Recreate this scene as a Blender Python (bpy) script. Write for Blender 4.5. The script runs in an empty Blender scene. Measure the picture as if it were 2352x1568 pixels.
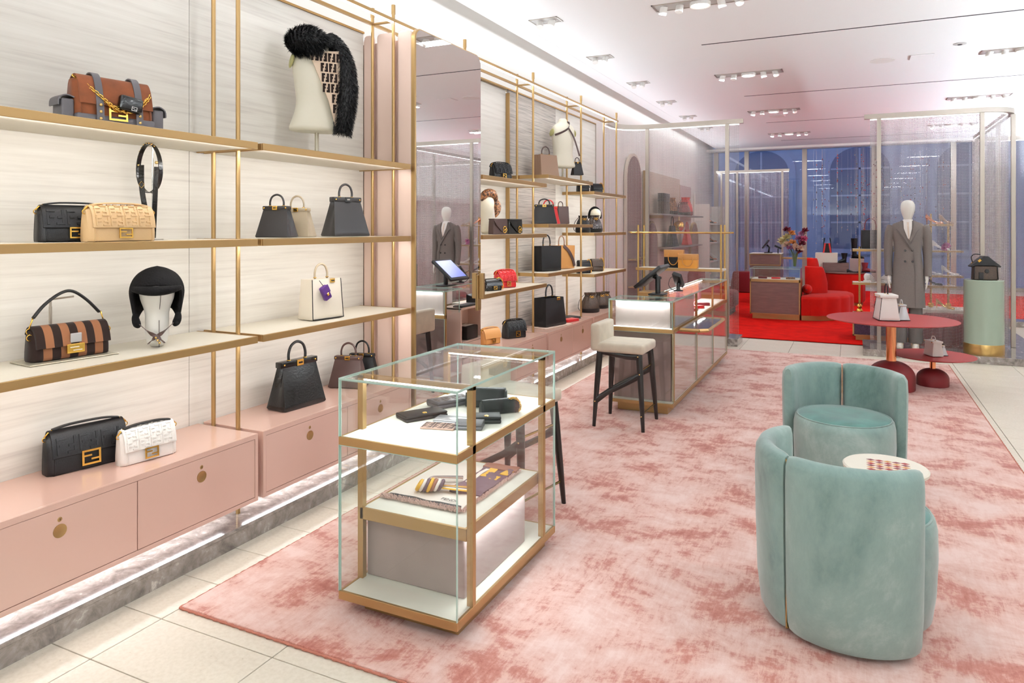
import bpy, bmesh, math, random
from mathutils import Vector, Matrix
PI = math.pi
random.seed(7)
SC = bpy.context.scene
COL = SC.collection

# ------------------------------------------------------------------ camera
F_PX, W_PX = 1629.0, 2352.0
cam_d = bpy.data.cameras.new('camera')
cam_d.sensor_width = 36.0
cam_d.sensor_fit = 'HORIZONTAL'
cam_d.lens = 36.0 * F_PX / W_PX
cam_d.shift_y = -262.0 / W_PX
cam_d.clip_start = 0.05
cam_d.clip_end = 200
cam = bpy.data.objects.new('camera', cam_d)
COL.objects.link(cam)
cam.location = (0, 0, 1.6)
cam.rotation_euler = (PI / 2, 0, math.atan2(784.0, F_PX))
SC.camera = cam

# ------------------------------------------------------------------ view / world
SC.view_settings.view_transform = 'Standard'
SC.view_settings.look = 'None'
SC.view_settings.gamma = 1.0
SC.view_settings.use_curve_mapping = False
SC.view_settings.exposure = 0.1
cy = SC.cycles
cy.max_bounces = 8
cy.diffuse_bounces = 4
cy.glossy_bounces = 4
cy.transmission_bounces = 4
cy.transparent_max_bounces = 24
cy.use_light_tree = False
cy.use_adaptive_sampling = True
cy.adaptive_threshold = 0.03
cy.caustics_reflective = False
cy.caustics_refractive = False
cy.sample_clamp_indirect = 6.0

world = bpy.data.worlds.new('dusk_sky')
SC.world = world
world.use_nodes = True
wn = world.node_tree.nodes
wn['Background'].inputs['Color'].default_value = (0.18, 0.27, 0.54, 1)
wn['Background'].inputs['Strength'].default_value = 1.35

# ------------------------------------------------------------------ lamps of the shop, and added uplights
WARM = (0.93, 0.965, 0.985)
COOL = (0.93, 0.96, 1.0)


def light(kind, name, loc, energy, color=WARM, rot=(0, 0, 0), **kw):
    d = bpy.data.lights.new(name, kind)
    d.energy = energy
    d.color = color
    for k, v in kw.items():
        setattr(d, k, v)
    o = bpy.data.objects.new(name, d)
    COL.objects.link(o)
    o.location = loc
    o.rotation_euler = rot
    return o


CEIL = 3.8
CLUSTERS = [(x, y) for x in (-1.35, 1.9) for y in (-0.05, 3.5, 7.05, 10.6, 14.15, 17.7)]
for (x, y) in CLUSTERS:      # the rows of recessed five-lamp fittings
    light('AREA', 'cluster_lamp', (x, y, CEIL - 0.06), 15 if x < 0 else 34, WARM, shape='RECTANGLE', size=0.85, size_y=0.2)
SPOT_Y = [-0.24 + 1.8 * k for k in range(10)]
for y in SPOT_Y:             # the twin spots over the shelving, aimed at the wall
    light('SPOT', 'shelf_spot', (-2.86, y, CEIL - 0.05), 7, WARM,
          rot=(0, -math.radians(6), 0), spot_size=math.radians(95), spot_blend=0.9, shadow_soft_size=0.06)
# cove over the left wall
light('AREA', 'cove_lamp', (-3.60, 8.0, CEIL + 0.05), 34, (.96, .98, 1.0), rot=(0, 0, 0),
      shape='RECTANGLE', size=0.18, size_y=22.0)
# LED line under the low cabinets
for y0, y1 in ((0.0, 1.30), (1.38, 2.70), (2.78, 4.10), (5.2, 6.52), (6.6, 7.91), (8.0, 9.26)):
    light('AREA', 'cabinet_led', (-2.955, (y0 + y1) / 2, 0.188), 2.3 * (y1 - y0), COOL,
          shape='RECTANGLE', size=0.03, size_y=(y1 - y0) - .06)
# unseen uplights added to lift the ceiling: display wall top, opposite and back walls
light('AREA', 'added_uplight_left', (-3.46, 8.5, 3.06), 105, (.88, .97, 1.07), rot=(PI, math.radians(58), 0), shape='RECTANGLE', size=0.1, size_y=23.0)
light('AREA', 'added_uplight_right', (4.33, 8.5, 2.36), 1500, (.86, .97, 1.09), rot=(PI, math.radians(-50), 0), shape='RECTANGLE', size=0.1, size_y=23.0)
light('AREA', 'added_uplight_back', (.4, -2.75, 2.36), 620, (.88, .97, 1.06), rot=(PI + math.radians(38), 0, 0), shape='RECTANGLE', size=6.0, size_y=0.2)
# LED line on the brass top rail
light('AREA', 'rail_led', (-2.915, 4.7, 3.035), 9, WARM, rot=(0, math.radians(-10), 0), shape='RECTANGLE', size=0.012, size_y=9.2)


# ------------------------------------------------------------------ materials
def mat(name, col, rough=0.5, metal=0.0, spec=0.5, sheen=0.0, coat=0.0, emit=None, es=1.0, bump=0.0, bscale=80.0,
        var=0.0, vscale=6.0, vcol=None, stretch=None, alpha=None):
    m = bpy.data.materials.new(name)
    m.use_nodes = True
    nt = m.node_tree
    b = nt.nodes['Principled BSDF']
    b.inputs['Base Color'].default_value = (*col, 1)
    b.inputs['Roughness'].default_value = rough
    b.inputs['Metallic'].default_value = metal
    b.inputs['Specular IOR Level'].default_value = spec
    if sheen:
        b.inputs['Sheen Weight'].default_value = sheen
        b.inputs['Sheen Roughness'].default_value = 0.4
    if coat:
        b.inputs['Coat Weight'].default_value = coat
        b.inputs['Coat Roughness'].default_value = 0.06
    if emit:
        b.inputs['Emission Color'].default_value = (*emit, 1)
        b.inputs['Emission Strength'].default_value = es
    if var or bump:
        tc = nt.nodes.new('ShaderNodeTexCoord')
        mp = nt.nodes.new('ShaderNodeMapping')
        nt.links.new(tc.outputs['Object'], mp.inputs['Vector'])
        if stretch:
            mp.inputs['Scale'].default_value = stretch
        if var:
            n = nt.nodes.new('ShaderNodeTexNoise')
            n.inputs['Scale'].default_value = vscale
            n.inputs['Detail'].default_value = 6
            nt.links.new(mp.outputs['Vector'], n.inputs['Vector'])
            r = nt.nodes.new('ShaderNodeValToRGB')
            r.color_ramp.elements[0].position = 0.5 - 0.22
            r.color_ramp.elements[1].position = 0.5 + 0.22
            c2 = vcol if vcol else tuple(max(0, x * (1 - var)) for x in col)
            r.color_ramp.elements[0].color = (*c2, 1)
            r.color_ramp.elements[1].color = (*col, 1)
            nt.links.new(n.outputs['Fac'], r.inputs['Fac'])
            nt.links.new(r.outputs['Color'], b.inputs['Base Color'])
        if bump:
            n2 = nt.nodes.new('ShaderNodeTexNoise')
            n2.inputs['Scale'].default_value = bscale
            n2.inputs['Detail'].default_value = 4
            nt.links.new(mp.outputs['Vector'], n2.inputs['Vector'])
            bp = nt.nodes.new('ShaderNodeBump')
            bp.inputs['Strength'].default_value = bump
            bp.inputs['Distance'].default_value = 0.01
            nt.links.new(n2.outputs['Fac'], bp.inputs['Height'])
            nt.links.new(bp.outputs['Normal'], b.inputs['Normal'])
    return m


def sr(r, g, b):
    return tuple(((c / 255) / 12.92 if c / 255 <= 0.04045 else ((c / 255 + 0.055) / 1.055) ** 2.4) for c in (r, g, b))


M = {}
M['white'] = mat('white_paint', sr(236, 232, 226), 0.6)
M['ceiling'] = mat('ceiling_plaster', sr(244, 242, 240), 0.8)
M['ivory'] = mat('ivory_lacquer', sr(240, 236, 222), 0.4)
M['shelf_top'] = mat('shelf_ivory', sr(226, 219, 204), 0.45)
M['brass'] = mat('brushed_brass', sr(182, 151, 104), 0.4, 0.9, bump=0.05, bscale=300)
M['brass_lt'] = mat('polished_brass', sr(222, 188, 122), 0.18, 1.0)
M['gold'] = mat('polished_gold', sr(236, 190, 96), 0.18, 1.0)
M['copper'] = mat('polished_copper', sr(224, 146, 104), 0.12, 1.0)
M['steel'] = mat('brushed_nickel', sr(188, 180, 170), 0.35, 0.85, bump=0.05, bscale=200)
M['chrome'] = mat('pale_metal', sr(205, 203, 200), 0.2, 1.0)
M['pink'] = mat('pink_lacquer', sr(222, 184, 170), 0.22, coat=0.35)
M['pink_side'] = mat('pink_panel', sr(240, 212, 198), 0.42)
M['gap'] = mat('dark_gap', sr(58, 44, 40), 0.8)
M['black_lac'] = mat('black_lacquer', sr(11, 9, 9), 0.28, coat=0.2)
M['plastic'] = mat('black_plastic', sr(13, 13, 15), 0.4)
M['leather_k'] = mat('black_leather', sr(17, 16, 18), 0.45, spec=0.35, bump=0.12, bscale=260)
M['leather_g'] = mat('charcoal_leather', sr(44, 41, 41), 0.4, spec=0.4, bump=0.06, bscale=300)
M['leather_patent'] = mat('black_patent', sr(9, 8, 9), 0.2, spec=0.4, coat=0.25, bump=0.15, bscale=90)
M['leather_brown'] = mat('brown_leather', sr(72, 50, 46), 0.38, bump=0.1, bscale=240)
M['leather_tan'] = mat('tan_leather', sr(224, 188, 140), 0.45, bump=0.08, bscale=240)
M['leather_camel'] = mat('camel_leather', sr(206, 148, 84), 0.42, bump=0.1, bscale=240)
M['leather_amber'] = mat('amber_leather', sr(232, 162, 70), 0.3, bump=0.06, bscale=240)
M['leather_taupe'] = mat('taupe_leather', sr(176, 160, 136), 0.4, bump=0.06, bscale=240)
M['leather_cream'] = mat('cream_leather', sr(240, 230, 214), 0.4, bump=0.06, bscale=240)
M['leather_white'] = mat('white_leather', sr(240, 236, 232), 0.38, bump=0.06, bscale=240)
M['leather_red'] = mat('red_leather', sr(206, 32, 36), 0.32, bump=0.1, bscale=160)
M['leather_grey'] = mat('grey_leather', sr(96, 92, 96), 0.45, bump=0.08, bscale=240)
M['leather_mink'] = mat('mink_leather', sr(150, 118, 96), 0.42, bump=0.08, bscale=240)
M['leather_purple'] = mat('purple_leather', sr(86, 44, 122), 0.35)
M['leather_wine'] = mat('wine_leather', sr(116, 40, 48), 0.4)
M['silver_l'] = mat('silver_leather', sr(200, 200, 204), 0.3, 0.6)
M['suede'] = mat('rust_suede', sr(138, 74, 38), 0.85, sheen=0.15, var=0.45, vscale=14)
M['mink_fur_d'] = mat('dark_mink', sr(34, 22, 18), 0.9, spec=.2, sheen=0.12)
M['mink_fur_l'] = mat('light_mink', sr(136, 90, 62), 0.9, spec=.2, sheen=0.15)
M['fur_k'] = mat('black_fur', sr(9, 8, 10), 0.5, spec=0.4)
M['fur_velvet'] = mat('black_sheared_fur', sr(9, 8, 9), 0.9, spec=0.2, bump=0.5, bscale=120)
M['head_w'] = mat('dummy_white', sr(240, 238, 232), 0.4)
M['head_c'] = mat('dummy_cream', sr(236, 230, 212), 0.5)
M['olive'] = mat('armhole_olive', sr(188, 184, 124), 0.5)
M['acrylic'] = mat('plate_champagne', sr(196, 188, 168), 0.25, 0.4)
M['coat_wool'] = mat('grey_wool', sr(126, 117, 112), 0.95, spec=0.2, var=0.25, vscale=220, bump=0.2, bscale=400)
M['trouser_wool'] = mat('dark_grey_wool', sr(100, 93, 89), 0.9, var=0.2, vscale=200)
M['shirt'] = mat('white_cotton', sr(244, 240, 236), 0.8)
M['celadon'] = mat('celadon_lacquer', sr(168, 186, 168), 0.2, coat=0.5)
M['red_table'] = mat('brick_red_lacquer', sr(150, 50, 48), 0.5, spec=0.25)
M['red_dome'] = mat('dark_red_lacquer', sr(104, 31, 32), 0.55, spec=0.25)
M['red_velvet'] = mat('red_velvet', sr(190, 22, 12), 0.9, spec=.15, sheen=0.1, var=0.3, vscale=4)
M['wine_velvet'] = mat('wine_velvet', sr(116, 26, 32), 0.85, spec=.2, sheen=0.15)
M['taupe_velvet'] = mat('taupe_velvet', sr(176, 156, 152), 0.8, sheen=0.3, var=0.14, vscale=7)
M['mauve_gloss'] = mat('mauve_lacquer', sr(162, 138, 134), 0.15, coat=0.5, var=0.15, vscale=5)
M['rose_panel'] = mat('rose_fabric', sr(222, 204, 198), 0.7, var=0.1, vscale=9)
M['beige_velvet'] = mat('beige_velvet', sr(214, 202, 182), 0.8, sheen=0.4, var=0.2, vscale=9)
M['stone_brown'] = mat('brown_stone', sr(126, 96, 90), 0.35, var=0.25, vscale=6, stretch=(1, 1, 6))
M['purple_glit'] = mat('purple_boucle', sr(86, 66, 92), 0.7, var=0.6, vscale=70)
M['green_glass'] = mat('glass_edge_green', sr(186, 216, 206), 0.1, spec=0.7)
M['led'] = mat('led_white', (1, 1, 1), 0.5, emit=(1.0, 0.97, 0.92), es=5)
M['led_cool'] = mat('led_cool', (1, 1, 1), 0.5, emit=(0.95, 0.98, 1.0), es=1.6)
M['lamp'] = mat('lamp_lens', (1, 1, 1), 0.5, emit=(1.0, 0.96, 0.9), es=8)
M['screen_blue'] = mat('lit_screen', (0.02, 0.02, 0.02), 0.2, emit=(0.16, 0.2, 0.62), es=1.3)
M['paper'] = mat('white_print', sr(238, 236, 232), 0.6)
M['slot'] = mat('black_slot', (0.012, 0.012, 0.012), 0.9)
M['grille'] = mat('grey_grille', sr(196, 192, 188), 0.7)
for k_ in ('led', 'led_cool', 'lamp', 'screen_blue'):
    M[k_].cycles.emission_sampling = 'NONE'


def glass_mat(name, tint, refl=0.5, ior=1.45):
    m = bpy.data.materials.new(name)
    m.use_nodes = True
    nt = m.node_tree
    nt.nodes.clear()
    out = nt.nodes.new('ShaderNodeOutputMaterial')
    tr = nt.nodes.new('ShaderNodeBsdfTransparent')
    tr.inputs['Color'].default_value = (*tint, 1)
    gl = nt.nodes.new('ShaderNodeBsdfGlossy')
    gl.inputs['Roughness'].default_value = 0.015
    gl.inputs['Color'].default_value = (1, 1, 1, 1)
    lw = nt.nodes.new('ShaderNodeLayerWeight')
    pw = nt.nodes.new('ShaderNodeMath'); pw.operation = 'POWER'; pw.inputs[1].default_value = 4.0
    nt.links.new(lw.outputs['Facing'], pw.inputs[0])
    fr = nt.nodes.new('ShaderNodeMath'); fr.operation = 'MULTIPLY_ADD'; fr.inputs[1].default_value = refl; fr.inputs[2].default_value = 0.035
    nt.links.new(pw.outputs[0], fr.inputs[0])
    mix = nt.nodes.new('ShaderNodeMixShader')
    nt.links.new(fr.outputs[0], mix.inputs['Fac'])
    nt.links.new(tr.outputs['BSDF'], mix.inputs[1])
    nt.links.new(gl.outputs['BSDF'], mix.inputs[2])
    nt.links.new(mix.outputs['Shader'], out.inputs['Surface'])
    return m


M['glass'] = glass_mat('clear_glass', (0.97, 0.99, 0.985))
M['glass_blue'] = glass_mat('window_glass', (0.93, 0.95, 1.0))


def mirror_mat():
    m = bpy.data.materials.new('mirror_silver')
    m.use_nodes = True
    b = m.node_tree.nodes['Principled BSDF']
    b.inputs['Base Color'].default_value = (0.93, 0.93, 0.935, 1)
    b.inputs['Metallic'].default_value = 1.0
    b.inputs['Roughness'].default_value = 0.01
    return m


M['mirror'] = mirror_mat()


def ramp_mat(name, stops, scale=(1, 1, 1), nscale=4.0, detail=8, dist=0.0, rough=0.7, sheen=0.0, coat=0.0, bump=0.0, nrough=0.55,
             second=None, bscale=None):
    """noise driven colour; second = (scale xyz, noise scale, weight) blends a second noise layer"""
    m = bpy.data.materials.new(name)
    m.use_nodes = True
    nt = m.node_tree
    L = nt.links.new
    b = nt.nodes['Principled BSDF']
    b.inputs['Roughness'].default_value = rough
    if sheen:
        b.inputs['Sheen Weight'].default_value = sheen
    if coat:
        b.inputs['Coat Weight'].default_value = coat
        b.inputs['Coat Roughness'].default_value = 0.08
    tc = nt.nodes.new('ShaderNodeTexCoord')

    def layer(sc, ns, det, ds):
        mp = nt.nodes.new('ShaderNodeMapping')
        mp.inputs['Scale'].default_value = sc
        L(tc.outputs['Object'], mp.inputs['Vector'])
        n = nt.nodes.new('ShaderNodeTexNoise')
        n.inputs['Scale'].default_value = ns
        n.inputs['Detail'].default_value = det
        n.inputs['Roughness'].default_value = nrough
        n.inputs['Distortion'].default_value = ds
        L(mp.outputs['Vector'], n.inputs['Vector'])
        return n.outputs['Fac']
    f = layer(scale, nscale, detail, dist)
    if second:
        g = layer(second[0], second[1], 5, 0.6)
        mx = nt.nodes.new('ShaderNodeMix')
        mx.data_type = 'FLOAT'
        mx.inputs['Factor'].default_value = second[2]
        L(f, mx.inputs[2])
        L(g, mx.inputs[3])
        f = mx.outputs[0]
    r = nt.nodes.new('ShaderNodeValToRGB')
    e = r.color_ramp.elements
    while len(e) < len(stops):
        e.new(0.5)
    for i, (p, c) in enumerate(stops):
        e[i].position = p
        e[i].color = (*c, 1)
    L(f, r.inputs['Fac'])
    L(r.outputs['Color'], b.inputs['Base Color'])
    if bump:
        bp = nt.nodes.new('ShaderNodeBump')
        bp.inputs['Strength'].default_value = bump
        bp.inputs['Distance'].default_value = 0.01
        if bscale:
            L(layer((1, 1, 1), bscale, 3, 0), bp.inputs['Height'])
        else:
            L(f, bp.inputs['Height'])
        L(bp.outputs['Normal'], b.inputs['Normal'])
    return m


M['wallcover'] = ramp_mat('silk_wallcovering', [(0.28, sr(206, 199, 192)), (0.46, sr(226, 221, 213)), (0.7, sr(236, 232, 225))],
                          (1, 0.55, 11), 3.2, 6, 0.25, 0.5, bump=0.05, second=((1, 0.35, 40), 3.0, 0.3))
M['grasscloth'] = ramp_mat('grey_grasscloth', [(0.32, sr(120, 114, 110)), (0.5, sr(186, 178, 170)), (0.68, sr(214, 206, 198))],
                           (1, 0.7, 26), 3.4, 6, 0.3, 0.6, bump=0.15, second=((1, 0.5, 70), 3.0, 0.35))
M['rug'] = ramp_mat('pink_silk_rug', [(0.37, sr(164, 86, 72)), (0.44, sr(192, 126, 112)), (0.495, sr(220, 176, 164)), (0.60, sr(235, 204, 196))],
                    (0.9, 1.15, 1), 3.0, 12, 0.25, 0.75, sheen=0.25, bump=0.2, nrough=0.72, second=((8, 1.5, 1), 5.0, 0.22), bscale=160)
M['rug_edge'] = mat('rug_binding', sr(186, 118, 100), 0.9, bump=0.6, bscale=140)
M['terrazzo'] = ramp_mat('cream_terrazzo', [(0.25, sr(176, 166, 148)), (0.36, sr(222, 213, 196)), (0.6, sr(232, 224, 209))],
                         (1, 1, 1), 60, 3, 0, 0.38, second=((1, 1, 1), 4.0, 0.3))
M['grout'] = mat('grey_grout', sr(124, 112, 100), 0.9)
M['marble'] = ramp_mat('grey_marble', [(0.30, sr(92, 84, 80)), (0.45, sr(140, 130, 124)), (0.56, sr(166, 156, 150)), (0.63, sr(222, 214, 208)), (0.66, sr(160, 150, 144)), (0.8, sr(120, 112, 106))],
                       (1, 1, 1), 5.0, 10, 1.6, 0.12, coat=0.5, nrough=0.65, second=((1, 1, 1), 22, 0.35))
M['teal'] = ramp_mat('sage_velvet', [(0.30, sr(82, 112, 106)), (0.45, sr(122, 148, 142)), (0.58, sr(140, 165, 158)), (0.72, sr(176, 194, 189))],
                     (1, 1, 0.7), 2.6, 10, 0.35, 0.75, sheen=0.5, bump=0.05, nrough=0.68)
M['teal_seat'] = ramp_mat('deep_teal_velvet', [(0.35, sr(28, 92, 84)), (0.6, sr(60, 126, 116))], (1, 1, 1), 5, 6, 0.5, 0.7, sheen=0.5)
M['red_carpet'] = ramp_mat('red_carpet_pile', [(0.3, sr(178, 13, 6)), (0.6, sr(206, 19, 8))], (1, 1, 1), 5, 6, 0, 1.0)
M['red_carpet'].node_tree.nodes['Principled BSDF'].inputs['Specular IOR Level'].default_value = 0.1
M['facade'] = mat('pale_stone', sr(190, 190, 196), 0.8, var=0.12, vscale=1.5)
M['dark_pane'] = mat('dark_pane', sr(120, 124, 138), 0.3)


def veil_mat(name, base, body=0.3, pitch=0.019, wire=0.34, dot=1.0):
    """ring-mesh fabric: fine metal links (procedural weave with gaps) over a sheer body"""
    m = bpy.data.materials.new(name)
    m.use_nodes = True
    nt = m.node_tree
    L = nt.links.new
    nt.nodes.clear()
    out = nt.nodes.new('ShaderNodeOutputMaterial')
    tr = nt.nodes.new('ShaderNodeBsdfTransparent')
    pb = nt.nodes.new('ShaderNodeBsdfPrincipled')
    pb.inputs['Base Color'].default_value = (*base, 1)
    pb.inputs['Metallic'].default_value = 0.35
    pb.inputs['Roughness'].default_value = 0.4
    uv = nt.nodes.new('ShaderNodeUVMap')
    uv.uv_map = 'UVMap'
    sp = nt.nodes.new('ShaderNodeSeparateXYZ')
    L(uv.outputs['UV'], sp.inputs['Vector'])

    def frac_abs(sock):
        a = nt.nodes.new('ShaderNodeMath'); a.operation = 'MULTIPLY'; a.inputs[1].default_value = 1 / pitch
        L(sock, a.inputs[0])
        b = nt.nodes.new('ShaderNodeMath'); b.operation = 'FRACT'
        L(a.outputs[0], b.inputs[0])
        c = nt.nodes.new('ShaderNodeMath'); c.operation = 'SUBTRACT'; c.inputs[1].default_value = 0.5
        L(b.outputs[0], c.inputs[0])
        d = nt.nodes.new('ShaderNodeMath'); d.operation = 'ABSOLUTE'
        L(c.outputs[0], d.inputs[0])
        return d.outputs[0]
    dx, dy = frac_abs(sp.outputs['X']), frac_abs(sp.outputs['Y'])
    mn = nt.nodes.new('ShaderNodeMath'); mn.operation = 'MINIMUM'
    L(dx, mn.inputs[0]); L(dy, mn.inputs[1])
    wires = nt.nodes.new('ShaderNodeMath'); wires.operation = 'LESS_THAN'; wires.inputs[1].default_value = 0.13
    L(mn.outputs[0], wires.inputs[0])
    mxx = nt.nodes.new('ShaderNodeMath'); mxx.operation = 'MAXIMUM'
    L(dx, mxx.inputs[0]); L(dy, mxx.inputs[1])
    dots = nt.nodes.new('ShaderNodeMath'); dots.operation = 'LESS_THAN'; dots.inputs[1].default_value = 0.2
    L(mxx.outputs[0], dots.inputs[0])
    a1 = nt.nodes.new('ShaderNodeMath'); a1.operation = 'MULTIPLY_ADD'; a1.inputs[1].default_value = wire; a1.inputs[2].default_value = body
    L(wires.outputs[0], a1.inputs[0])
    a2 = nt.nodes.new('ShaderNodeMath'); a2.operation = 'MULTIPLY_ADD'; a2.inputs[1].default_value = dot
    a2.use_clamp = True
    L(dots.outputs[0], a2.inputs[0]); L(a1.outputs[0], a2.inputs[2])
    mix = nt.nodes.new('ShaderNodeMixShader')
    L(a2.outputs[0], mix.inputs['Fac'])
    L(tr.outputs['BSDF'], mix.inputs[1])
    L(pb.outputs['BSDF'], mix.inputs[2])
    L(mix.outputs['Shader'], out.inputs['Surface'])
    return m


M['veil'] = veil_mat('metal_ring_mesh', sr(206, 202, 200), 0.07, 0.019, 0.2, 0.62)
M['veil_dense'] = veil_mat('metal_ring_mesh_dense', sr(206, 202, 202), 0.17, 0.019, 0.26, 0.7)
M['veil_far'] = veil_mat('metal_ring_mesh_fine', sr(206, 200, 204), 0.2, 0.03, 0.25, 0.6)


# ------------------------------------------------------------------ mesh helpers
class MB:
    def __init__(s, m=None):
        s.v, s.f = [], []
        s.m = m

    def _add(s, vs, fs):
        o = len(s.v)
        if s.m is not None:
            vs = [s.m @ Vector(p) for p in vs]
        s.v += [tuple(p) for p in vs]
        s.f += [tuple(i + o for i in f) for f in fs]
        return s

    def box(s, x0, x1, y0, y1, z0, z1):
        v = [(x0, y0, z0), (x1, y0, z0), (x1, y1, z0), (x0, y1, z0), (x0, y0, z1), (x1, y0, z1), (x1, y1, z1), (x0, y1, z1)]
        return s._add(v, [(3, 2, 1, 0), (4, 5, 6, 7), (0, 1, 5, 4), (1, 2, 6, 5), (2, 3, 7, 6), (3, 0, 4, 7)])

    def rbox(s, x0, x1, y0, y1, z0, z1, r=0.01, n=2):
        bm = bmesh.new()
        bmesh.ops.create_cube(bm, size=1.0)
        for v in bm.verts:
            v.co = Vector(((x0 + x1) / 2 + v.co.x * (x1 - x0), (y0 + y1) / 2 + v.co.y * (y1 - y0), (z0 + z1) / 2 + v.co.z * (z1 - z0)))
        bmesh.ops.bevel(bm, geom=bm.edges[:], offset=r, segments=n, profile=0.5, affect='EDGES', clamp_overlap=True)
        bm.verts.index_update()
        vs = [v.co.copy() for v in bm.verts]
        fs = [[v.index for v in f.verts] for f in bm.faces]
        bm.free()
        return s._add(vs, fs)

    def rings(s, rings, cap=True, closed=False):
        """loft closed rings (lists with an equal number of points)"""
        n = len(rings[0])
        vs = [p for r in rings for p in r]
        fs = []
        R = len(rings)
        for i in range(R if closed else R - 1):
            a, b = i * n, ((i + 1) % R) * n
            for j in range(n):
                k = (j + 1) % n
                fs.append((a + j, a + k, b + k, b + j))
        if cap and not closed:
            fs.append(tuple(range(n - 1, -1, -1)))
            fs.append(tuple((R - 1) * n + j for j in range(n)))
        return s._add(vs, fs)

    def lathe(s, prof, n=32, c=(0, 0, 0), a0=0.0, a1=2 * PI):
        full = abs(a1 - a0 - 2 * PI) < 1e-6
        rr = []
        for r, z in prof:
            rr.append([(c[0] + r * math.cos(a0 + (a1 - a0) * j / n), c[1] + r * math.sin(a0 + (a1 - a0) * j / n), c[2] + z) for j in range(n)])
        return s.rings(rr, cap=True)

    def cyl(s, p0, p1, r0, r1=None, n=12):
        r1 = r0 if r1 is None else r1
        return s.tube([p0, p1], [r0, r1], n)

    def tube(s, path, r, n=8, closed=False, flat=1.0, up=None):
        """tube along a path; flat<1 squashes the section along the binormal"""
        P = [Vector(p) for p in path]
        R = r if isinstance(r, (list, tuple)) else [r] * len(P)
        rings = []
        prev = None
        N = len(P)
        for i in range(N):
            if closed:
                t = P[(i + 1) % N] - P[i - 1]
            else:
                t = P[min(i + 1, N - 1)] - P[max(i - 1, 0)]
            if t.length < 1e-9:
                t = Vector((0, 0, 1))
            t.normalize()
            if prev is None:
                ref = Vector(up) if up else (Vector((0, 0, 1)) if abs(t.z) < 0.9 else Vector((1, 0, 0)))
                u = ref - t * ref.dot(t)
            else:
                u = prev - t * prev.dot(t)
            if u.length < 1e-6:
                u = t.orthogonal()
            u.normalize()
            prev = u
            w = t.cross(u)
            rings.append([tuple(P[i] + u * (R[i] * math.cos(2 * PI * j / n)) + w * (R[i] * flat * math.sin(2 * PI * j / n))) for j in range(n)])
        return s.rings(rings, cap=not closed, closed=closed)

    def band(s, path, wdir, width, th):
        """flat strap: path, width vector direction, thickness along the normal"""
        P = [Vector(p) for p in path]
        rings = []
        N = len(P)
        for i in range(N):
            t = (P[min(i + 1, N - 1)] - P[max(i - 1, 0)]).normalized()
            wd = Vector(wdir[i]) if isinstance(wdir, list) else Vector(wdir)
            wd = (wd - t * wd.dot(t)).normalized()
            nn = t.cross(wd)
            w2 = (width[i] if isinstance(width, list) else width) / 2
            rings.append([tuple(P[i] + wd * a + nn * b) for a, b in ((-w2, -th / 2), (w2, -th / 2), (w2, th / 2), (-w2, th / 2))])
        return s.rings(rings)

    def sphere(s, c, r, n=16, m=10):
        rx, ry, rz = (r, r, r) if not isinstance(r, (tuple, list)) else r
        rings = []
        for i in range(1, m):
            a = -PI / 2 + PI * i / m
            rings.append([(c[0] + rx * math.cos(a) * math.cos(2 * PI * j / n), c[1] + ry * math.cos(a) * math.sin(2 * PI * j / n), c[2] + rz * math.sin(a)) for j in range(n)])
        return s.rings(rings)

    def prism(s, pts, axis, a, b):
        """extrude a 2-D outline along an axis ('x','y','z') from a to b"""
        def to3(p, q):
            return {'x': (q, p[0], p[1]), 'y': (p[0], q, p[1]), 'z': (p[0], p[1], q)}[axis]
        return s.rings([[to3(p, a) for p in pts], [to3(p, b) for p in pts]])

    def torus(s, c, R, r, axis='y', n=20, m=8):
        path = []
        for i in range(n):
            a = 2 * PI * i / n
            p = {'y': (R * math.cos(a), 0, R * math.sin(a)), 'x': (0, R * math.cos(a), R * math.sin(a)), 'z': (R * math.cos(a), R * math.sin(a), 0)}[axis]
            path.append((c[0] + p[0], c[1] + p[1], c[2] + p[2]))
        return s.tube(path, r, m, closed=True)


def setp(o, label=None, cat=None, group=None, kind=None):
    if label: o['label'] = label
    if cat: o['category'] = cat
    if group: o['group'] = group
    if kind: o['kind'] = kind
    return o


def obj(name, mb, material, parent=None, smooth=None, bev=0.0, seg=2, sub=0):
    me = bpy.data.meshes.new(name)
    me.from_pydata(mb.v, [], mb.f)
    bm = bmesh.new()
    bm.from_mesh(me)
    bmesh.ops.recalc_face_normals(bm, faces=bm.faces[:])
    bm.to_mesh(me)
    bm.free()
    me.materials.append(M[material] if isinstance(material, str) else material)
    if smooth is not None:
        me.shade_smooth()
        if smooth < 3.1:
            me.set_sharp_from_angle(angle=smooth)
    o = bpy.data.objects.new(name, me)
    COL.objects.link(o)
    if parent is not None:
        o.parent = parent
    if bev:
        md = o.modifiers.new('bevel', 'BEVEL')
        md.width = bev
        md.segments = seg
        md.limit_method = 'ANGLE'
    if sub:
        md = o.modifiers.new('sub', 'SUBSURF')
        md.levels = sub
        md.render_levels = sub
    return o


def thing(name, label, cat, loc=(0, 0, 0), rz=0.0, group=None, scale=None):
    o = bpy.data.objects.new(name, None)
    o.empty_display_size = 0.05
    COL.objects.link(o)
    o.location = loc
    o.rotation_euler = (0, 0, rz)
    if scale:
        o.scale = (scale,) * 3
    return setp(o, label, cat, group)


def copy_tree(o, parent=None):
    c = o.copy()
    COL.objects.link(c)
    if parent is not None:
        c.parent = parent
    for ch in list(o.children):
        copy_tree(ch, c)
    return c


def dup(o, label, loc, rz=None, scale=None):
    c = copy_tree(o)
    c['label'] = label
    c.location = loc
    if rz is not None:
        c.rotation_euler = (0, 0, rz)
    if scale:
        c.scale = (scale,) * 3
    return c


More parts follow.
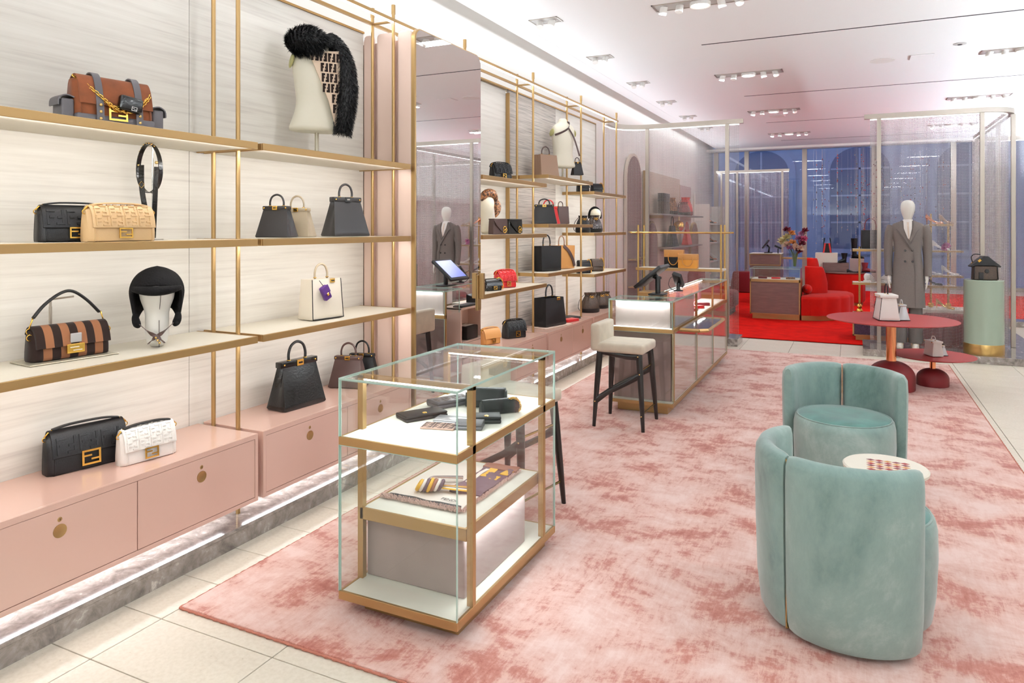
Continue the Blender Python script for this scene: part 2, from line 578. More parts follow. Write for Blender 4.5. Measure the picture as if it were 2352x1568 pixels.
def inst(o, name, loc, parent=None):
    c = bpy.data.objects.new(name, o.data)
    COL.objects.link(c)
    c.location = loc
    if parent is not None:
        c.parent = parent
    return c


def struct(name, mb, material, parent=None, **k):
    o = obj(name, mb, material, parent, **k)
    if parent is None:
        o['kind'] = 'structure'
    return o


def box(name, b, material, parent=None, bev=0.0, **k):
    return obj(name, MB().box(*b), material, parent, bev=bev, **k)


R90 = PI / 2

# ================================================================== SETTING
YB, YF = -3.0, 21.2          # back of the shop, shop window
XL, XR = -3.75, 4.6
fl = struct('floor', MB().box(XL, XR, YB, YF + .4, -0.2, -0.006), 'grout')
tile_me = obj('floor_tile', MB().rbox(-0.2978, 0.2978, -0.1478, 0.1478, -0.012, 0.0, 0.0012, 1), 'terrazzo', fl)
first = True
for i in range(9):
    for j in range(36):
        x = -2.85 + 0.6 * i
        y = 0.04 + 0.30 * j - 0.15 + 0.15
        y = 0.192 + 0.3 * j - 0.15
        if y > 10.72 or y < 0.3:
            continue
        inside = (x - .3 > -2.56 and x + .3 < 1.0 and y - .15 > 2.07 and y + .15 < 9.6)
        if inside or (x > 0.9 and y < 3) or (x > 1.6 and y < 5.5):
            continue
        if y < 2.1 and x > 0.4:
            continue
        if first:
            tile_me.location = (x, y, 0)
            first = False
        else:
            inst(tile_me, 'floor_tile', (x, y, 0), fl)
# plain terrazzo where the tiles are out of sight or too far to tell apart
obj('terrazzo_field', MB().box(XL, XR, YB, 0.19, -.006, 0).box(XL, XR, 10.80, YF, -.006, -.001).box(2.56, XR, .2, 10.79, -.006, -.001), 'terrazzo', fl)

wl = struct('wall_left', MB().box(XL - .2, XL, YB, YF + .4, -.2, 4.3), 'white')
wr_ = struct('wall_right', MB().box(XR, XR + .2, YB, YF + .4, -.2, 4.3), 'white')
obj('added_uplight_ledge', MB().box(XR - .4, XR, YB, YF - .4, 2.26, 2.32).box(XR - .4, XR - .38, YB, YF - .4, 2.32, 2.395), 'white', wr_)  # ledge added to carry the made-up right uplight and hide it from the mirror
wb_ = struct('wall_back', MB().box(XL - .2, XR + .2, YB - .2, YB, -.2, 4.3), 'white')
obj('added_uplight_ledge', MB().box(-2.7, 3.5, YB, YB + .4, 2.26, 2.32), 'white', wb_)  # ledge added under the made-up back uplight
ce = MB().box(-3.47, XR + .2, YB - .2, YF + .3, CEIL, CEIL + .25)
ce.box(XL - .2, -3.47, YB - .2, YF + .3, CEIL + .22, CEIL + .3)
ceil = struct('ceiling', ce, 'ceiling')
for y in (1.6, 5.1, 8.70, 12.42, 15.77, 19.15):
    obj('air_slot', MB().box(-1.65, 4.5, y - .014, y + .014, CEIL - .002, CEIL + .01), 'slot', ceil)
obj('ceiling_lip', MB().box(-3.47, -3.25, YB, YF, CEIL - .002, CEIL), 'ceiling', ceil)
obj('window_bulkhead', MB().box(XL, XR, YF - .7, YF - .35, CEIL - .06, CEIL), 'white', ceil)
# round loudspeakers, flush grilles
for (x, y, r, lab) in ((0.345, 10.55, .15, 'round white speaker grille flush in the ceiling above the red tables'),
                       (-1.36, 14.94, .15, 'round speaker grille in the ceiling over the red carpet')):
    t = thing('ceiling_speaker', lab, 'speaker', (x, y, CEIL))
    obj('grille', MB().lathe([(0.0001, -.004), (r * .94, -.004), (r * .94, 0)], 40), 'grille', t)
    obj('rim', MB().lathe([(r * .94, -.006), (r, -.006), (r, .002), (r * .94, .002)], 40), 'white', t)
t = thing('air_vent', 'square white air vent cover in the ceiling beside the speaker', 'vent', (0.79, 10.52, CEIL))
obj('cover', MB().rbox(-.13, .13, -.13, .13, -.012, 0, .003, 1), 'ceiling', t)
obj('painted_gap_shade', MB().box(-.134, .134, -.134, .134, -.002, .003), 'grille', t)  # grey plate stands in for the shade line round the cover
t = thing('smoke_detector', 'small dark round detector in the ceiling near the slot', 'detector', (1.15, 9.98, CEIL))
obj('ring', MB().lathe([(.03, -.012), (.07, -.008), (.07, 0), (.0001, 0)], 24), 'grille', t)
obj('lens', MB().lathe([(.0001, -.02), (.02, -.018), (.03, -.01), (.03, 0)], 16), 'plastic', t)


# ---- recessed lamps
def lamp_head(par, x, tilt=0.0, side=0.0, big=False):
    m = Matrix.Translation((x, 0, -0.02)) @ Matrix.Rotation(tilt, 4, 'X') @ Matrix.Rotation(side, 4, 'Y')
    if big:
        b = obj('wide_lamp', MB(m).lathe([(.0001, -.012), (.085, -.012), (.1, -.02), (.1, .02), (.0001, .02)], 24), 'white', par)
        obj('lens', MB(m).lathe([(.0001, -.016), (.08, -.016), (.08, -.012)], 24), 'lamp', b)
    else:
        b = obj('lamp_can', MB(m).lathe([(.031, -.055), (.037, -.055), (.037, .03), (.0001, .03), (.0001, -.04), (.031, -.04)], 20), 'white', par)
        obj('lens', MB(m).lathe([(.0001, -.05), (.03, -.05), (.03, -.044)], 18), 'lamp', b)


def cluster(x, y, label):
    t = thing('track_spotlights', label, 'ceiling light', (x, y, CEIL), 0, 'five-lamp ceiling fittings')
    obj('recess_frame', MB().box(-.46, .46, -.11, -.095, -.008, .002).box(-.46, .46, .095, .11, -.008, .002).box(-.46, -.445, -.11, .11, -.008, .002).box(.445, .46, -.11, .11, -.008, .002), 'steel', t)
    obj('recess', MB().box(-.445, .445, -.095, .095, -.003, .001), 'grille', t)
    for k, xx in enumerate((-.36, -.2, .2, .36)):
        lamp_head(t, xx, (.35, -.3, .25, -.4)[k], (.3, 0.1, -.2, -.35)[k])
    lamp_head(t, 0, big=True)
    return t


for (x, y) in CLUSTERS:
    row = 'left row' if x < 0 else 'right row'
    k = {-.05: 'above the camera', 3.5: 'over the tub chairs', 7.05: 'cut off by the picture top', 10.6: 'over the rug end', 14.15: 'over the red carpet', 17.7: 'last before the window'}.get(y)
    if k:
        cluster(x, y, f'recessed five-lamp ceiling spotlights, {row}, {k}')
for n, y in enumerate(SPOT_Y):
    if y < 17:
        word = ['out of view beside the camera', 'over the bay nearest the camera', 'over the bay left of the mirror', 'over the mirror', 'first visible from the camera', 'second visible from the camera', 'third visible from the camera', 'fourth visible from the camera', 'fifth visible from the camera', 'last before the window'][n]
        t = thing('twin_spotlight', f'twin recessed spotlight above the shelving, {word}', 'ceiling light', (-2.95, y, CEIL), 0, 'twin spotlights along the left wall')
        obj('recess_frame', MB().box(-.16, .16, -.095, -.085, -.008, .002).box(-.16, .16, .085, .095, -.008, .002).box(-.16, -.15, -.095, .095, -.008, .002).box(.15, .16, -.095, .095, -.008, .002), 'steel', t)
        obj('recess', MB().box(-.15, .15, -.085, .085, -.003, .001), 'grille', t)
        lamp_head(t, -.07, -0.42, -.2)
        lamp_head(t, .07, -0.38, .15)

# ---- wallcovering panels of the display wall (children of the wall)
for (y0, y1, xf, mname) in ((-2.9, 1.262, -3.2, 'wallcover'), (1.265, 2.668, -3.2, 'wallcover'), (2.671, 4.165, -3.2, 'wallcover'), (5.14, 6.5, -3.2, 'wallcover'),
                            (6.515, 7.768, -3.168, 'grasscloth'), (7.772, 9.2, -3.168, 'wallcover')):
    obj('panel', MB().rbox(xf - .03, xf, y0, y1, .1, 3.0, .0015, 1), mname, wl)
obj('panel_edge', MB().box(-3.2, -3.160, 6.5, 6.515, .1, 2.97), 'brass', wl)
obj('panel_cap', MB().box(-3.24, -3.19, -2.9, 4.165, 3.0, 3.014).box(-3.24, -3.155, 5.14, 9.2, 3.0, 3.014), 'brass', wl)
obj('panel_end', MB().box(-3.2, -3.16, 9.2, 9.215, .1, 3.0), 'steel', wl)
obj('panel_carcase', MB().box(XL, -3.232, -2.9, 9.2, 0, 2.96), 'white', wl)

# ---- marble plinth along the left wall
t = thing('marble_plinth', 'long grey veined marble plinth under the pink cabinets', 'plinth', (0, 0, 0))
obj('top_slab', MB().rbox(-3.2, -2.775, -2.9, 9.6, .075, .095, .003, 1), 'marble', t)
obj('front_slab', MB().box(-2.80, -2.779, -2.9, 9.6, 0, .075), 'marble', t)

# ---- floor coverings
t = thing('area_rug', 'large pink silk rug with blotchy rose-brown marks', 'rug', (-.775, 5.835, 0))
obj('pile', MB().rbox(-1.765, 1.765, -3.755, 3.755, 0, .013, .004, 2), 'rug', t)
mb = MB()
for e in ([(-1.77, -3.76), (1.77, -3.76)], [(1.77, -3.76), (1.77, 3.76)], [(1.77, 3.76), (-1.77, 3.76)], [(-1.77, 3.76), (-1.77, -3.76)]):
    (ax, ay), (bx, by) = e
    n = int(math.hypot(bx - ax, by - ay) / .012)
    path = [(ax + (bx - ax) * i / n + .0015 * math.sin(i * 2.1), ay + (by - ay) * i / n + .0015 * math.sin(i * 2.1), .006) for i in range(n + 1)]
    mb.tube(path, [.0055 + .001 * math.sin(i * 1.57) for i in range(n + 1)], 5)
obj('whipped_edge', mb, 'rug_edge', t, smooth=3.2)
t = thing('red_carpet', 'bright red fitted carpet of the far room', 'carpet', (0, 15.3, 0))
obj('pile', MB().prism([(-3.6, -4.55), (1.54, -4.55), (1.54, -1.08), (4.5, -1.08), (4.5, 4.55), (-3.6, 4.55)], 'z', 0, .01), 'red_carpet', t)

# ---- shop window
w = setp(obj('window_1', MB().box(XL, XR, YF, YF + .1, 0, .10).box(XL, XR, YF, YF + .12, CEIL - .03, CEIL), 'steel'), kind='structure')
mull = [-3.6, -2.75, -1.216, 0.50, 2.30, 4.1]
for x in mull:
    obj('mullion', MB().box(x - .06, x + .06, YF - .03, YF + .12, .1, CEIL - .03), 'steel', w)
for a, b in zip(mull[:-1], mull[1:]):
    obj('pane', MB().box(a + .06, b - .06, YF + .04, YF + .052, .1, CEIL - .03), 'glass_blue', w)

# ================================================================== BRASS SHELVING ALONG THE LEFT WALL
XF, XW = -2.76, -3.2
POST_Y = [-0.06, 1.34, 2.74, 4.14, 5.16, 6.56, 7.96, 9.36]
sh = thing('brass_shelving', 'brass post-and-rail frame carrying the shelves along the left wall', 'shelving', (0, 0, 0))
post_src = None
for y in POST_Y:
    for x in (-2.92, -3.10):
        if post_src is None:
            mb = MB().cyl((0, 0, .095), (0, 0, 3.13), .0115, n=14).cyl((0, 0, 3.10), (0, 0, 3.165), .0145, n=14)
            post_src = obj('post', mb, 'brass', sh, smooth=.6)
            post_src.location = (x, y, 0)
        else:
            inst(post_src, 'post', (x, y, 0), sh)
    obj('cross_bar', MB().cyl((-3.10, y, 3.05), (-2.92, y, 3.05), .009, n=10), 'brass', sh, smooth=.6)
obj('rail', MB().box(-2.932, -2.908, -2.0, 9.42, 3.045, 3.067), 'brass', sh)
obj('rail', MB().box(-3.11, -3.09, -2.0, 9.40, 3.042, 3.062), 'brass', sh)
obj('light_strip', MB().box(-2.929, -2.911, -2.0, 9.36, 3.038, 3.0455), 'led', sh)


def shelf(y0, y1, z, label, depth=XF - XW):
    t = thing('display_shelf', label, 'shelf', (XF, (y0 + y1) / 2, z), 0, 'brass-edged shelves on the left wall')
    h = (y1 - y0) / 2
    d = depth - .004
    obj('board', MB().box(-d, -.012, -h + .012, h - .012, -.03, -.0015), 'shelf_top', t)
    obj('brass_edge', MB().box(-.012, 0, -h, h, -.036, 0).box(-d, -.012, -h, -h + .012, -.036, 0).box(-d, -.012, h - .012, h, -.036, 0), 'brass', t, bev=.0015, seg=1)
    obj('light_strip', MB().box(-.034, -.02, -h + .02, h - .02, -.0325, -.0302), 'led_cool', t)
    mb = MB()
    for yy in (-h - .004, h):
        for xx in (-.16, -.34):
            mb.cyl((xx, yy - .001 * 0, -.018), (xx, yy + .004, -.018), .006, n=8)
    obj('bracket_pin', mb, 'brass_lt', t, smooth=.6)
    return t


BAYS = {'0': (-0.04, 1.32), 'A': (1.36, 2.722), 'B': (2.758, 4.122), 'C': (5.18, 6.54), 'D': (6.58, 7.93), 'E': (7.98, 9.28)}
WHERE = {'0': 'in the bay beside the camera, out of the picture', 'A': 'in the bay nearest the camera', 'B': 'in the bay just left of the mirror', 'C': 'in the bay just right of the mirror',
         'D': 'in the middle bay beyond the mirror', 'E': 'in the last bay by the mesh screen'}
for b, zs in (('0', (2.037, 1.54, 1.041)), ('A', (2.037, 1.54, 1.041)), ('B', (2.037, 1.54, 1.041)), ('C', (2.037, 1.537, 1.041)), ('D', (2.133, 1.634, 1.137)), ('E', (2.028, 1.537, 1.045))):
    for nm, z in zip(('upper', 'middle', 'lower'), zs):
        shelf(*BAYS[b], z, f'{nm} ivory shelf with brass edge {WHERE[b]}')


# LED line tucked behind the front edge of every shelf, washing the wall
for (y0, y1, z) in [(-.02, 4.10, q) for q in (2.037, 1.54, 1.041)] + [(5.2, 6.52, q) for q in (2.037, 1.537, 1.041)] + [(6.6, 7.91, q) for q in (2.133, 1.634, 1.137)] + [(8.0, 9.26, q) for q in (2.028, 1.537, 1.045)]:
    light('AREA', 'shelf_led', (XF - .03, (y0 + y1) / 2, z - .04), 1.9 * (y1 - y0), (1, .97, .93), rot=(0, math.radians(-48) * -1, 0), shape='RECTANGLE', size=.02, size_y=y1 - y0)


def finger_pull(par, y, z, x):
    m = Matrix.Translation((x, y, z)) @ Matrix.Rotation(R90, 4, 'Y')
    p = obj('finger_pull', MB(m).lathe([(.018, .0005), (.026, .0025), (.026, .0), (.018, -.002), (.018, -.003), (.0001, -.003)], 24), 'brass', par, smooth=.5)
    return p


def cabinet(y0, y1, label, ndoor=2):
    z0, z1 = .197, .54
    t = thing('low_cabinet', label, 'cabinet', (XF, (y0 + y1) / 2, z0), 0, 'pink lacquer cabinets on the marble plinth')
    h, H = (y1 - y0) / 2, z1 - z0
    d = XF - XW - .004
    obj('carcase', MB().rbox(-d, -.016, -h, h, 0, H, .002, 1), 'pink', t)
    obj('light_strip', MB().box(-.2, -.19, -h + .02, h - .02, -.006, -.0005), 'led_cool', t)
    obj('front_frame', MB().box(-.016, 0, -h, h, H - .024, H).box(-.016, 0, -h, h, 0, .02).box(-.016, 0, -h, -h + .02, .02, H - .024).box(-.016, 0, h - .02, h, .02, H - .024), 'pink', t)
    obj('painted_gap_shade', MB().box(-.0165, -.0135, -h + .02, h - .02, .02, H - .024), 'gap', t)  # dark sheet behind the doors paints the shade in their gaps
    w = (2 * h - .04) / ndoor
    for k in range(ndoor):
        a = -h + .02 + w * k + .0022
        b = a + w - .0044
        dr = obj('door', MB().rbox(-.0133, -.001, a, b, .0222, H - .0262, .001, 1), 'pink', t)
        finger_pull(dr, (a + b) / 2, .232, -.0008)
        m = Matrix.Translation((-.0008, (a + b) / 2, .276)) @ Matrix.Rotation(R90, 4, 'Y')
        obj('key_lock', MB(m).lathe([(.0001, .0016), (.008, .0012), (.0095, 0), (.0001, 0)], 16), 'brass', dr, smooth=.5)
        m = Matrix.Translation((.0008, (a + b) / 2, .276)) @ Matrix.Rotation(R90, 4, 'Y')
        obj('keyhole', MB(m).box(-.004, .004, -.0012, .0012, -.0004, .0004), 'gap', dr)
    return t


cabinet(*BAYS['0'], 'low pink cabinet beside the camera, out of the picture')
cabinet(*BAYS['A'], 'low pink cabinet nearest the camera, black and white bags on top')
cabinet(*BAYS['B'], 'low pink cabinet left of the mirror, black handbag on top')
cabinet(*BAYS['C'], 'low pink cabinet just right of the mirror behind the glass case')
cabinet(*BAYS['D'], 'low pink cabinet with tall black tote on top')
cabinet(*BAYS['E'], 'low pink cabinet at the far end with drawstring bags on top')


# ---- pull-out mirror column
def round_rect(a0, a1, b0, b1, r, n=6, lower=False):
    pts = []
    for (ca, cb, s) in ((a1 - r, b1 - r, 0), (a0 + r, b1 - r, 1)):
        for i in range(n + 1):
            an = PI / 2 * (s + i / n)
            pts.append((ca + r * math.cos(an), cb + r * math.sin(an)))
    return [(a1, b0)] + pts + [(a0, b0)]


t = thing('mirror_column', 'tall round-cornered mirror in a thin brass frame with pink sides', 'mirror', (0, 0, 0))
obj('core', MB().box(-3.23, -2.80, 4.20, 5.12, .1, 2.93), 'pink_side', t)
for (x0, x1) in ((-3.2, -3.118), (-3.083, -2.938), (-2.903, -2.787)):
    obj('side_panel', MB().prism(round_rect(x0, x1, .1, 2.985, .03), 'y', 4.168, 4.2), 'pink_side', t, bev=.006, seg=3, smooth=.7)
obj('brass_frame', MB().prism(round_rect(4.165, 5.135, .1, 3.0, .075, 8), 'x', -2.787, -2.758), 'brass', t, smooth=.6)
obj('mirror_glass', MB().prism(round_rect(4.176, 5.128, .11, 2.992, .068, 8), 'x', -2.758, -2.753), 'mirror', t, smooth=.6)
hd = obj('handle_plate', MB().rbox(-2.753, -2.742, 5.055, 5.118, .925, 1.215, .003, 1), 'brass', t)
obj('handle_block', MB().rbox(-2.742, -2.70, 5.075, 5.105, 1.02, 1.228, .004, 2), 'brass', hd)

# ================================================================== GLASS CASES
EDGE = .007


def pane(par, b, axis, edges=True, name='glass_pane'):
    """thin glass pane filling box b; green cut edges round its rim (axis = its normal)"""
    g = obj(name, MB().box(*b), 'glass', par)
    if edges:
        x0, x1, y0, y1, z0, z1 = b
        e, o = .0022, .0004
        mb = MB()
        if axis == 'y':
            mb.box(x0 - o, x0 + e, y0 - o, y1 + o, z0, z1).box(x1 - e, x1 + o, y0 - o, y1 + o, z0, z1).box(x0, x1, y0 - o, y1 + o, z1 - e, z1 + o)
        elif axis == 'x':
            mb.box(x0 - o, x1 + o, y0 - o, y0 + e, z0, z1).box(x0 - o, x1 + o, y1 - e, y1 + o, z0, z1).box(x0 - o, x1 + o, y0, y1, z1 - e, z1 + o)
        else:
            mb.box(x0 - o, x0 + e, y0, y1, z0 - o, z1 + o).box(x1 - e, x1 + o, y0, y1, z0 - o, z1 + o).box(x0, x1, y0 - o, y0 + e, z0 - o, z1 + o).box(x0, x1, y1 - e, y1 + o, z0 - o, z1 + o)
        obj('cut_edge', mb, 'green_glass', g)
    return g


CX0, CX1, CY0, CY1 = -1.92, -1.355, 2.334, 3.317
t = thing('display_case', 'brass and glass display case with wallets and a folded scarf inside', 'display case', (CX0, CY0, .013))
W_, D_ = CX1 - CX0, CY1 - CY0
zb = .05 - .0
obj('plinth', MB().rbox(.085, W_ - .03, .062, D_ - .062, 0, .052, .002, 1), 'brass', t)
obj('base_tray', MB().box(0, W_, 0, .012, .05, .085).box(0, W_, D_ - .012, D_, .05, .085).box(0, .012, .012, D_ - .012, .05, .085).box(W_ - .012, W_, .012, D_ - .012, .05, .085).box(.012, W_ - .012, .012, D_ - .012, .05, .07), 'brass', t, bev=.001, seg=1)
obj('base_deck', MB().box(.012, W_ - .012, .012, D_ - .012, .07, .084), 'ivory', t)
PYA, PYB = .125, D_ - .125
for (px, py) in ((.0, PYA), (W_ - .028, PYA), (.0, PYB - .026), (W_ - .028, PYB - .026)):
    obj('post', MB().box(px, px + .028, py, py + .026, .084, .955), 'brass', t, bev=.001, seg=1)
obj('mid_tray', MB().box(0, W_, 0, .012, .688, .722).box(0, W_, D_ - .012, D_, .688, .722).box(0, .012, .012, D_ - .012, .688, .722).box(W_ - .012, W_, .012, D_ - .012, .688, .722).box(.012, W_ - .012, .012, D_ - .012, .688, .708), 'brass', t, bev=.001, seg=1)
obj('mid_deck', MB().box(.012, W_ - .012, .012, D_ - .012, .708, .7215), 'ivory', t)
obj('inner_shelf', MB().box(.012, W_ - .03, PYA, PYA + .012, .338, .388).box(W_ - .042, W_ - .03, PYA + .012, PYB, .338, .388).box(.012, .024, PYA + .012, PYB, .338, .388).box(.012, W_ - .03, PYB, PYB + .012, .338, .388), 'brass', t, bev=.001, seg=1)
obj('inner_deck', MB().box(.024, W_ - .042, PYA + .012, PYB, .345, .387), 'ivory', t)
obj('velvet_block', MB().rbox(.02, W_ - .062, .165, .755, .084, .338, .006, 2), 'taupe_velvet', t)
for py in (PYA, PYB - .026):
    r = obj('top_rail', MB().box(0, W_, py, py + .026, .94, .957), 'brass', t, bev=.001, seg=1)
    obj('light_strip', MB().box(.03, W_ - .03, py + .004, py + .018, .932, .9405), 'led', r)
G = .007
pane(t, (0, W_, 0, G, .085, .688), 'y')
pane(t, (0, W_, 0, G, .722, .957), 'y')
pane(t, (0, W_, D_ - G, D_, .085, .688), 'y')
pane(t, (0, W_, D_ - G, D_, .722, .957), 'y')
for (xa, xb) in ((0.001, G), (W_ - G, W_ - .001)):
    for (za, zz) in ((.085, .688), (.722, .957)):
        pane(t, (xa, xb, G, D_ - G, za, zz), 'x')
pane(t, (0, W_, 0, D_, .957, .964), 'z')
for py in (PYA + .013, PYB - .013):
    light('AREA', 'case_led', (CX0 + W_ / 2, CY0 + py, .013 + .930), 2.2, WARM, shape='RECTANGLE', size=W_ - .08, size_y=.02)
light('AREA', 'case_led_mid', (CX0 + W_ / 2, CY0 + .5, .013 + .685), 2.4, WARM, shape='RECTANGLE', size=W_ - .1, size_y=.8)
light('AREA', 'case_led_low', (CX1 - .036, CY0 + .45, .013 + .335), 1.4, WARM, rot=(0, math.radians(-20), 0), shape='RECTANGLE', size=.012, size_y=.62)

# ---- the long cash counter
M['rose_gloss'] = mat('rose_mirror', sr(226, 208, 202), 0.1, 0.55)
QX0, QX1, QY0, QY1 = -1.92, -1.36, 5.93, 8.77
t = thing('cash_counter', 'long glass and brass cash counter standing on the pink rug', 'counter', (QX0, QY0, .013))
W_, D_ = QX1 - QX0, QY1 - QY0
obj('plinth', MB().rbox(.06, W_ - .06, .07, D_ - .07, 0, .078, .002, 1), 'brass', t)
obj('base_tray', MB().box(0, W_, 0, D_, .076, .104), 'brass', t, bev=.001, seg=1)
obj('base_deck', MB().box(.012, W_ - .012, .012, D_ - .012, .104, .112), 'ivory', t)
obj('end_panel', MB().rbox(.03, W_ - .03, .06, .085, .112, .70, .002, 1), 'mauve_gloss', t)
band = obj('brass_band', MB().box(0, W_, 0, .05, .695, .728).box(W_ - .03, W_, .05, D_, .695, .728), 'brass', t, bev=.001, seg=1)
obj('glow_strip', MB().box(.02, W_ - .02, .030, .048, .728, .733), 'led_cool', band)
obj('upper_end_panel', MB().rbox(.045, W_ - .035, .055, .075, .728, .955, .002, 1), 'rose_panel', t)
obj('upper_light_strip', MB().box(.05, W_ - .04, .035, .05, .95, .958), 'led', t)
for (px, py) in ((.0, .03), (W_ - .02, .05), (W_ - .02, 1.02), (W_ - .02, 1.90), (W_ - .02, D_ - .03)):
    obj('post', MB().box(px, px + .02, py, py + .02, .112, .955), 'brass', t, bev=.001, seg=1)
# customer side: lower mirror-bright panels, upper glass showcase
for (a, b) in ((.07, 1.02), (1.04, 1.90), (1.92, D_ - .03)):
    obj('lower_backing', MB().box(W_ - .016, W_ - .012, a, b, .112, .695), 'rose_gloss', t)
    pane(t, (W_ - .008, W_ - .002, a, b, .112, .695), 'x')
obj('rose_side_panel', MB().box(W_ - .05, W_ - .03, .075, 1.02, .728, .955), 'rose_panel', t)
obj('showcase_deck', MB().box(.26, W_ - .03, 1.04, D_ - .03, .715, .728), 'ivory', t)
obj('showcase_back', MB().box(.25, .26, 1.04, D_ - .03, .60, .955), 'wine_velvet', t)
for (a, b) in ((.0, 1.03), (1.03, 1.91), (1.91, D_)):
    pane(t, (W_ - .007, W_, a, b, .728, .957), 'x')
pane(t, (0, W_, 0, .007, .728, .957), 'y')
pane(t, (0, W_, 0, .007, .112, .695), 'y')
pane(t, (0, .007, .007, .3, .728, .957), 'x')
pane(t, (0, W_, 0, .36, .957, .967), 'z')
pane(t, (.25, W_, .36, D_, .957, .967), 'z')
obj('top_light_strip', MB().box(.27, .285, 1.1, D_ - .1, .945, .955), 'led', t)
# staff side: pink drawers and open shelves facing the wall
st = obj('staff_carcase', MB().box(.02, .24, .36, .38, .112, .76).box(.02, .24, 2.7, 2.72, .112, .76).box(.22, .24, .38, 2.7, .112, .76).box(.0, .245, .36, 2.72, .745, .765), 'pink_side', t)
obj('divider', MB().box(.01, .22, .87, .885, .112, .745), 'pink_side', st)
obj('divider', MB().box(.01, .22, 1.4, 1.415, .112, .745), 'pink_side', st)
obj('cubby_shelf', MB().box(.01, .22, .38, 2.7, .40, .412), 'pink_side', st)
for (a, b, z0, z1) in ((.39, .86, .12, .24), (.39, .86, .25, .395), (.9, 1.39, .25, .395), (.9, 1.39, .60, .735), (.9, 1.39, .12, .24), (1.43, 2.69, .12, .395)):
    dr = obj('drawer', MB().rbox(-.002, .02, a, b, z0, z1, .002, 1), 'pink_side', t)
    m = Matrix.Translation((-.004, (a + b) / 2, (z0 + z1) / 2)) @ Matrix.Rotation(-R90, 4, 'Y')
    obj('knob', MB(m).lathe([(.0001, .008), (.012, .006), (.012, 0), (.0001, 0)], 14), 'brass', dr, smooth=.5)
light('AREA', 'counter_led', (QX0 + W_ / 2, QY0 + .042, .955), 1.1, WARM, shape='RECTANGLE', size=W_ - .1, size_y=.012)
light('AREA', 'counter_led2', (QX0 + .32, QY0 + 1.9, .945), 7, WARM, shape='RECTANGLE', size=.02, size_y=1.6)
# sliding jewellery tray on the customer side
t = thing('pull_out_tray', 'brass-framed glass tray jutting out of the cash counter side', 'tray', (QX1 + .014, 6.15, .70))
mb = MB().prism([(.0, 0), (.16, 0), (.225, .06), (.225, .88), (.0, .88)], 'z', 0, .012)
obj('tray_floor', mb, 'brass', t)
ring = MB()
pts = [(.0, 0), (.16, 0), (.225, .06), (.225, .88), (.0, .88)]
for (p, q) in zip(pts, pts[1:] + pts[:1]):
    ring.tube([(p[0], p[1], .016), (q[0], q[1], .016)], .016, 4, flat=.7)
obj('brass_rim', ring, 'brass', t)
obj('velvet_lining', MB().prism([(.012, .012), (.155, .012), (.213, .068), (.213, .868), (.012, .868)], 'z', .012, .018), 'purple_glit', t)
obj('tray_glass', MB().prism([(.005, .005), (.158, .005), (.22, .063), (.22, .875), (.005, .875)], 'z', .028, .033), 'glass', t)

# ---- small brass rack behind the counter
t = thing('brass_rack', 'free-standing brass rack with one shelf behind the cash counter', 'rack', (0, 0, .0))
for (x, y) in ((-2.59, 9.27), (-2.59, 9.56), (-1.515, 9.27), (-1.515, 9.56)):
    obj('post', MB().cyl((x, y, .013), (x, y, 1.632), .012, n=12), 'brass_lt', t, smooth=.6)
obj('top_bar', MB().cyl((-2.70, 9.27, 1.53), (-1.40, 9.27, 1.53), .011, n=10).cyl((-2.70, 9.56, 1.53), (-1.40, 9.56, 1.53), .011, n=10), 'brass_lt', t, smooth=.6)
obj('shelf_board', MB().rbox(-2.61, -1.50, 9.245, 9.585, 1.038, 1.064, .003, 1), 'ivory', t)
obj('shelf_edge', MB().box(-2.615, -1.495, 9.238, 9.245, 1.034, 1.067), 'brass', t)
obj('cabinet_box', MB().rbox(-2.6, -1.5, 9.26, 9.58, .02, .74, .004, 1), 'brass', t)


# ================================================================== STOOLS
def stool(label, loc, rz=0.0):
    """bar stool: local +x = sitting direction, feet about .40 x .42"""
    t = thing('bar_stool', label, 'stool', loc, rz, 'black-legged counter stools')
    hx, hy = .2, .21
    for sy in (-1, 1):
        yt, yb_ = sy * .165, sy * hy
        def pt(x, z):
            k = z / .62
            return (x, yb_ + (yt - yb_) * k, z)
        for nm, xb, xt in (('front_leg', hx, .155), ('rear_leg', -hx, -.165)):
            path = [pt(xb, 0), pt(xb + (xt - xb) * .3, .2), pt(xb + (xt - xb) * .75, .46), pt(xt, .60)]
            obj(nm, MB().tube(path, [.014, .02, .026, .027], 10, flat=.8), 'black_lac', t, smooth=.8)
        obj('seat_rail', MB().tube([pt(-.165, .60), pt(-.06, .585), pt(.06, .568), pt(.155, .572)], [.028, .025, .025, .028], 8, flat=.75), 'black_lac', t, smooth=.8)
        obj('side_stretcher', MB().tube([pt(-.19, .205), pt(-.1, .27), pt(.06, .36), pt(.165, .43)], [.026, .018, .018, .026], 8, flat=.7), 'black_lac', t, smooth=.8)
        mb = MB()
        for (x, z) in ((-.165, .60), (.152, .575), (.168, .44), (-.19, .2), (.188, .12)):
            p = pt(x, z)
            mb.sphere((p[0], p[1] + sy * .02, p[2]), (.006, .004, .006), 8, 6)
        obj('brass_stud', mb, 'brass_lt', t, smooth=3.2)
    for x, z, y in ((.188, .13, .2), (.165, .46, .175)):
        obj('foot_rail', MB().cyl((x, -y, z), (x, y, z), .007, n=8), 'brass_lt', t, smooth=.6)
    obj('rear_stretcher', MB().cyl((-.19, -.195, .22), (-.19, .195, .22), .013, n=8), 'black_lac', t, smooth=.6)
    obj('seat', MB().rbox(-.19, .2, -.2, .2, .592, .668, .022, 3), 'beige_velvet', t, smooth=.9)
    obj('backrest', MB().rbox(-.235, -.16, -.2, .2, .60, .815, .02, 3), 'beige_velvet', t, smooth=.9)
    return t


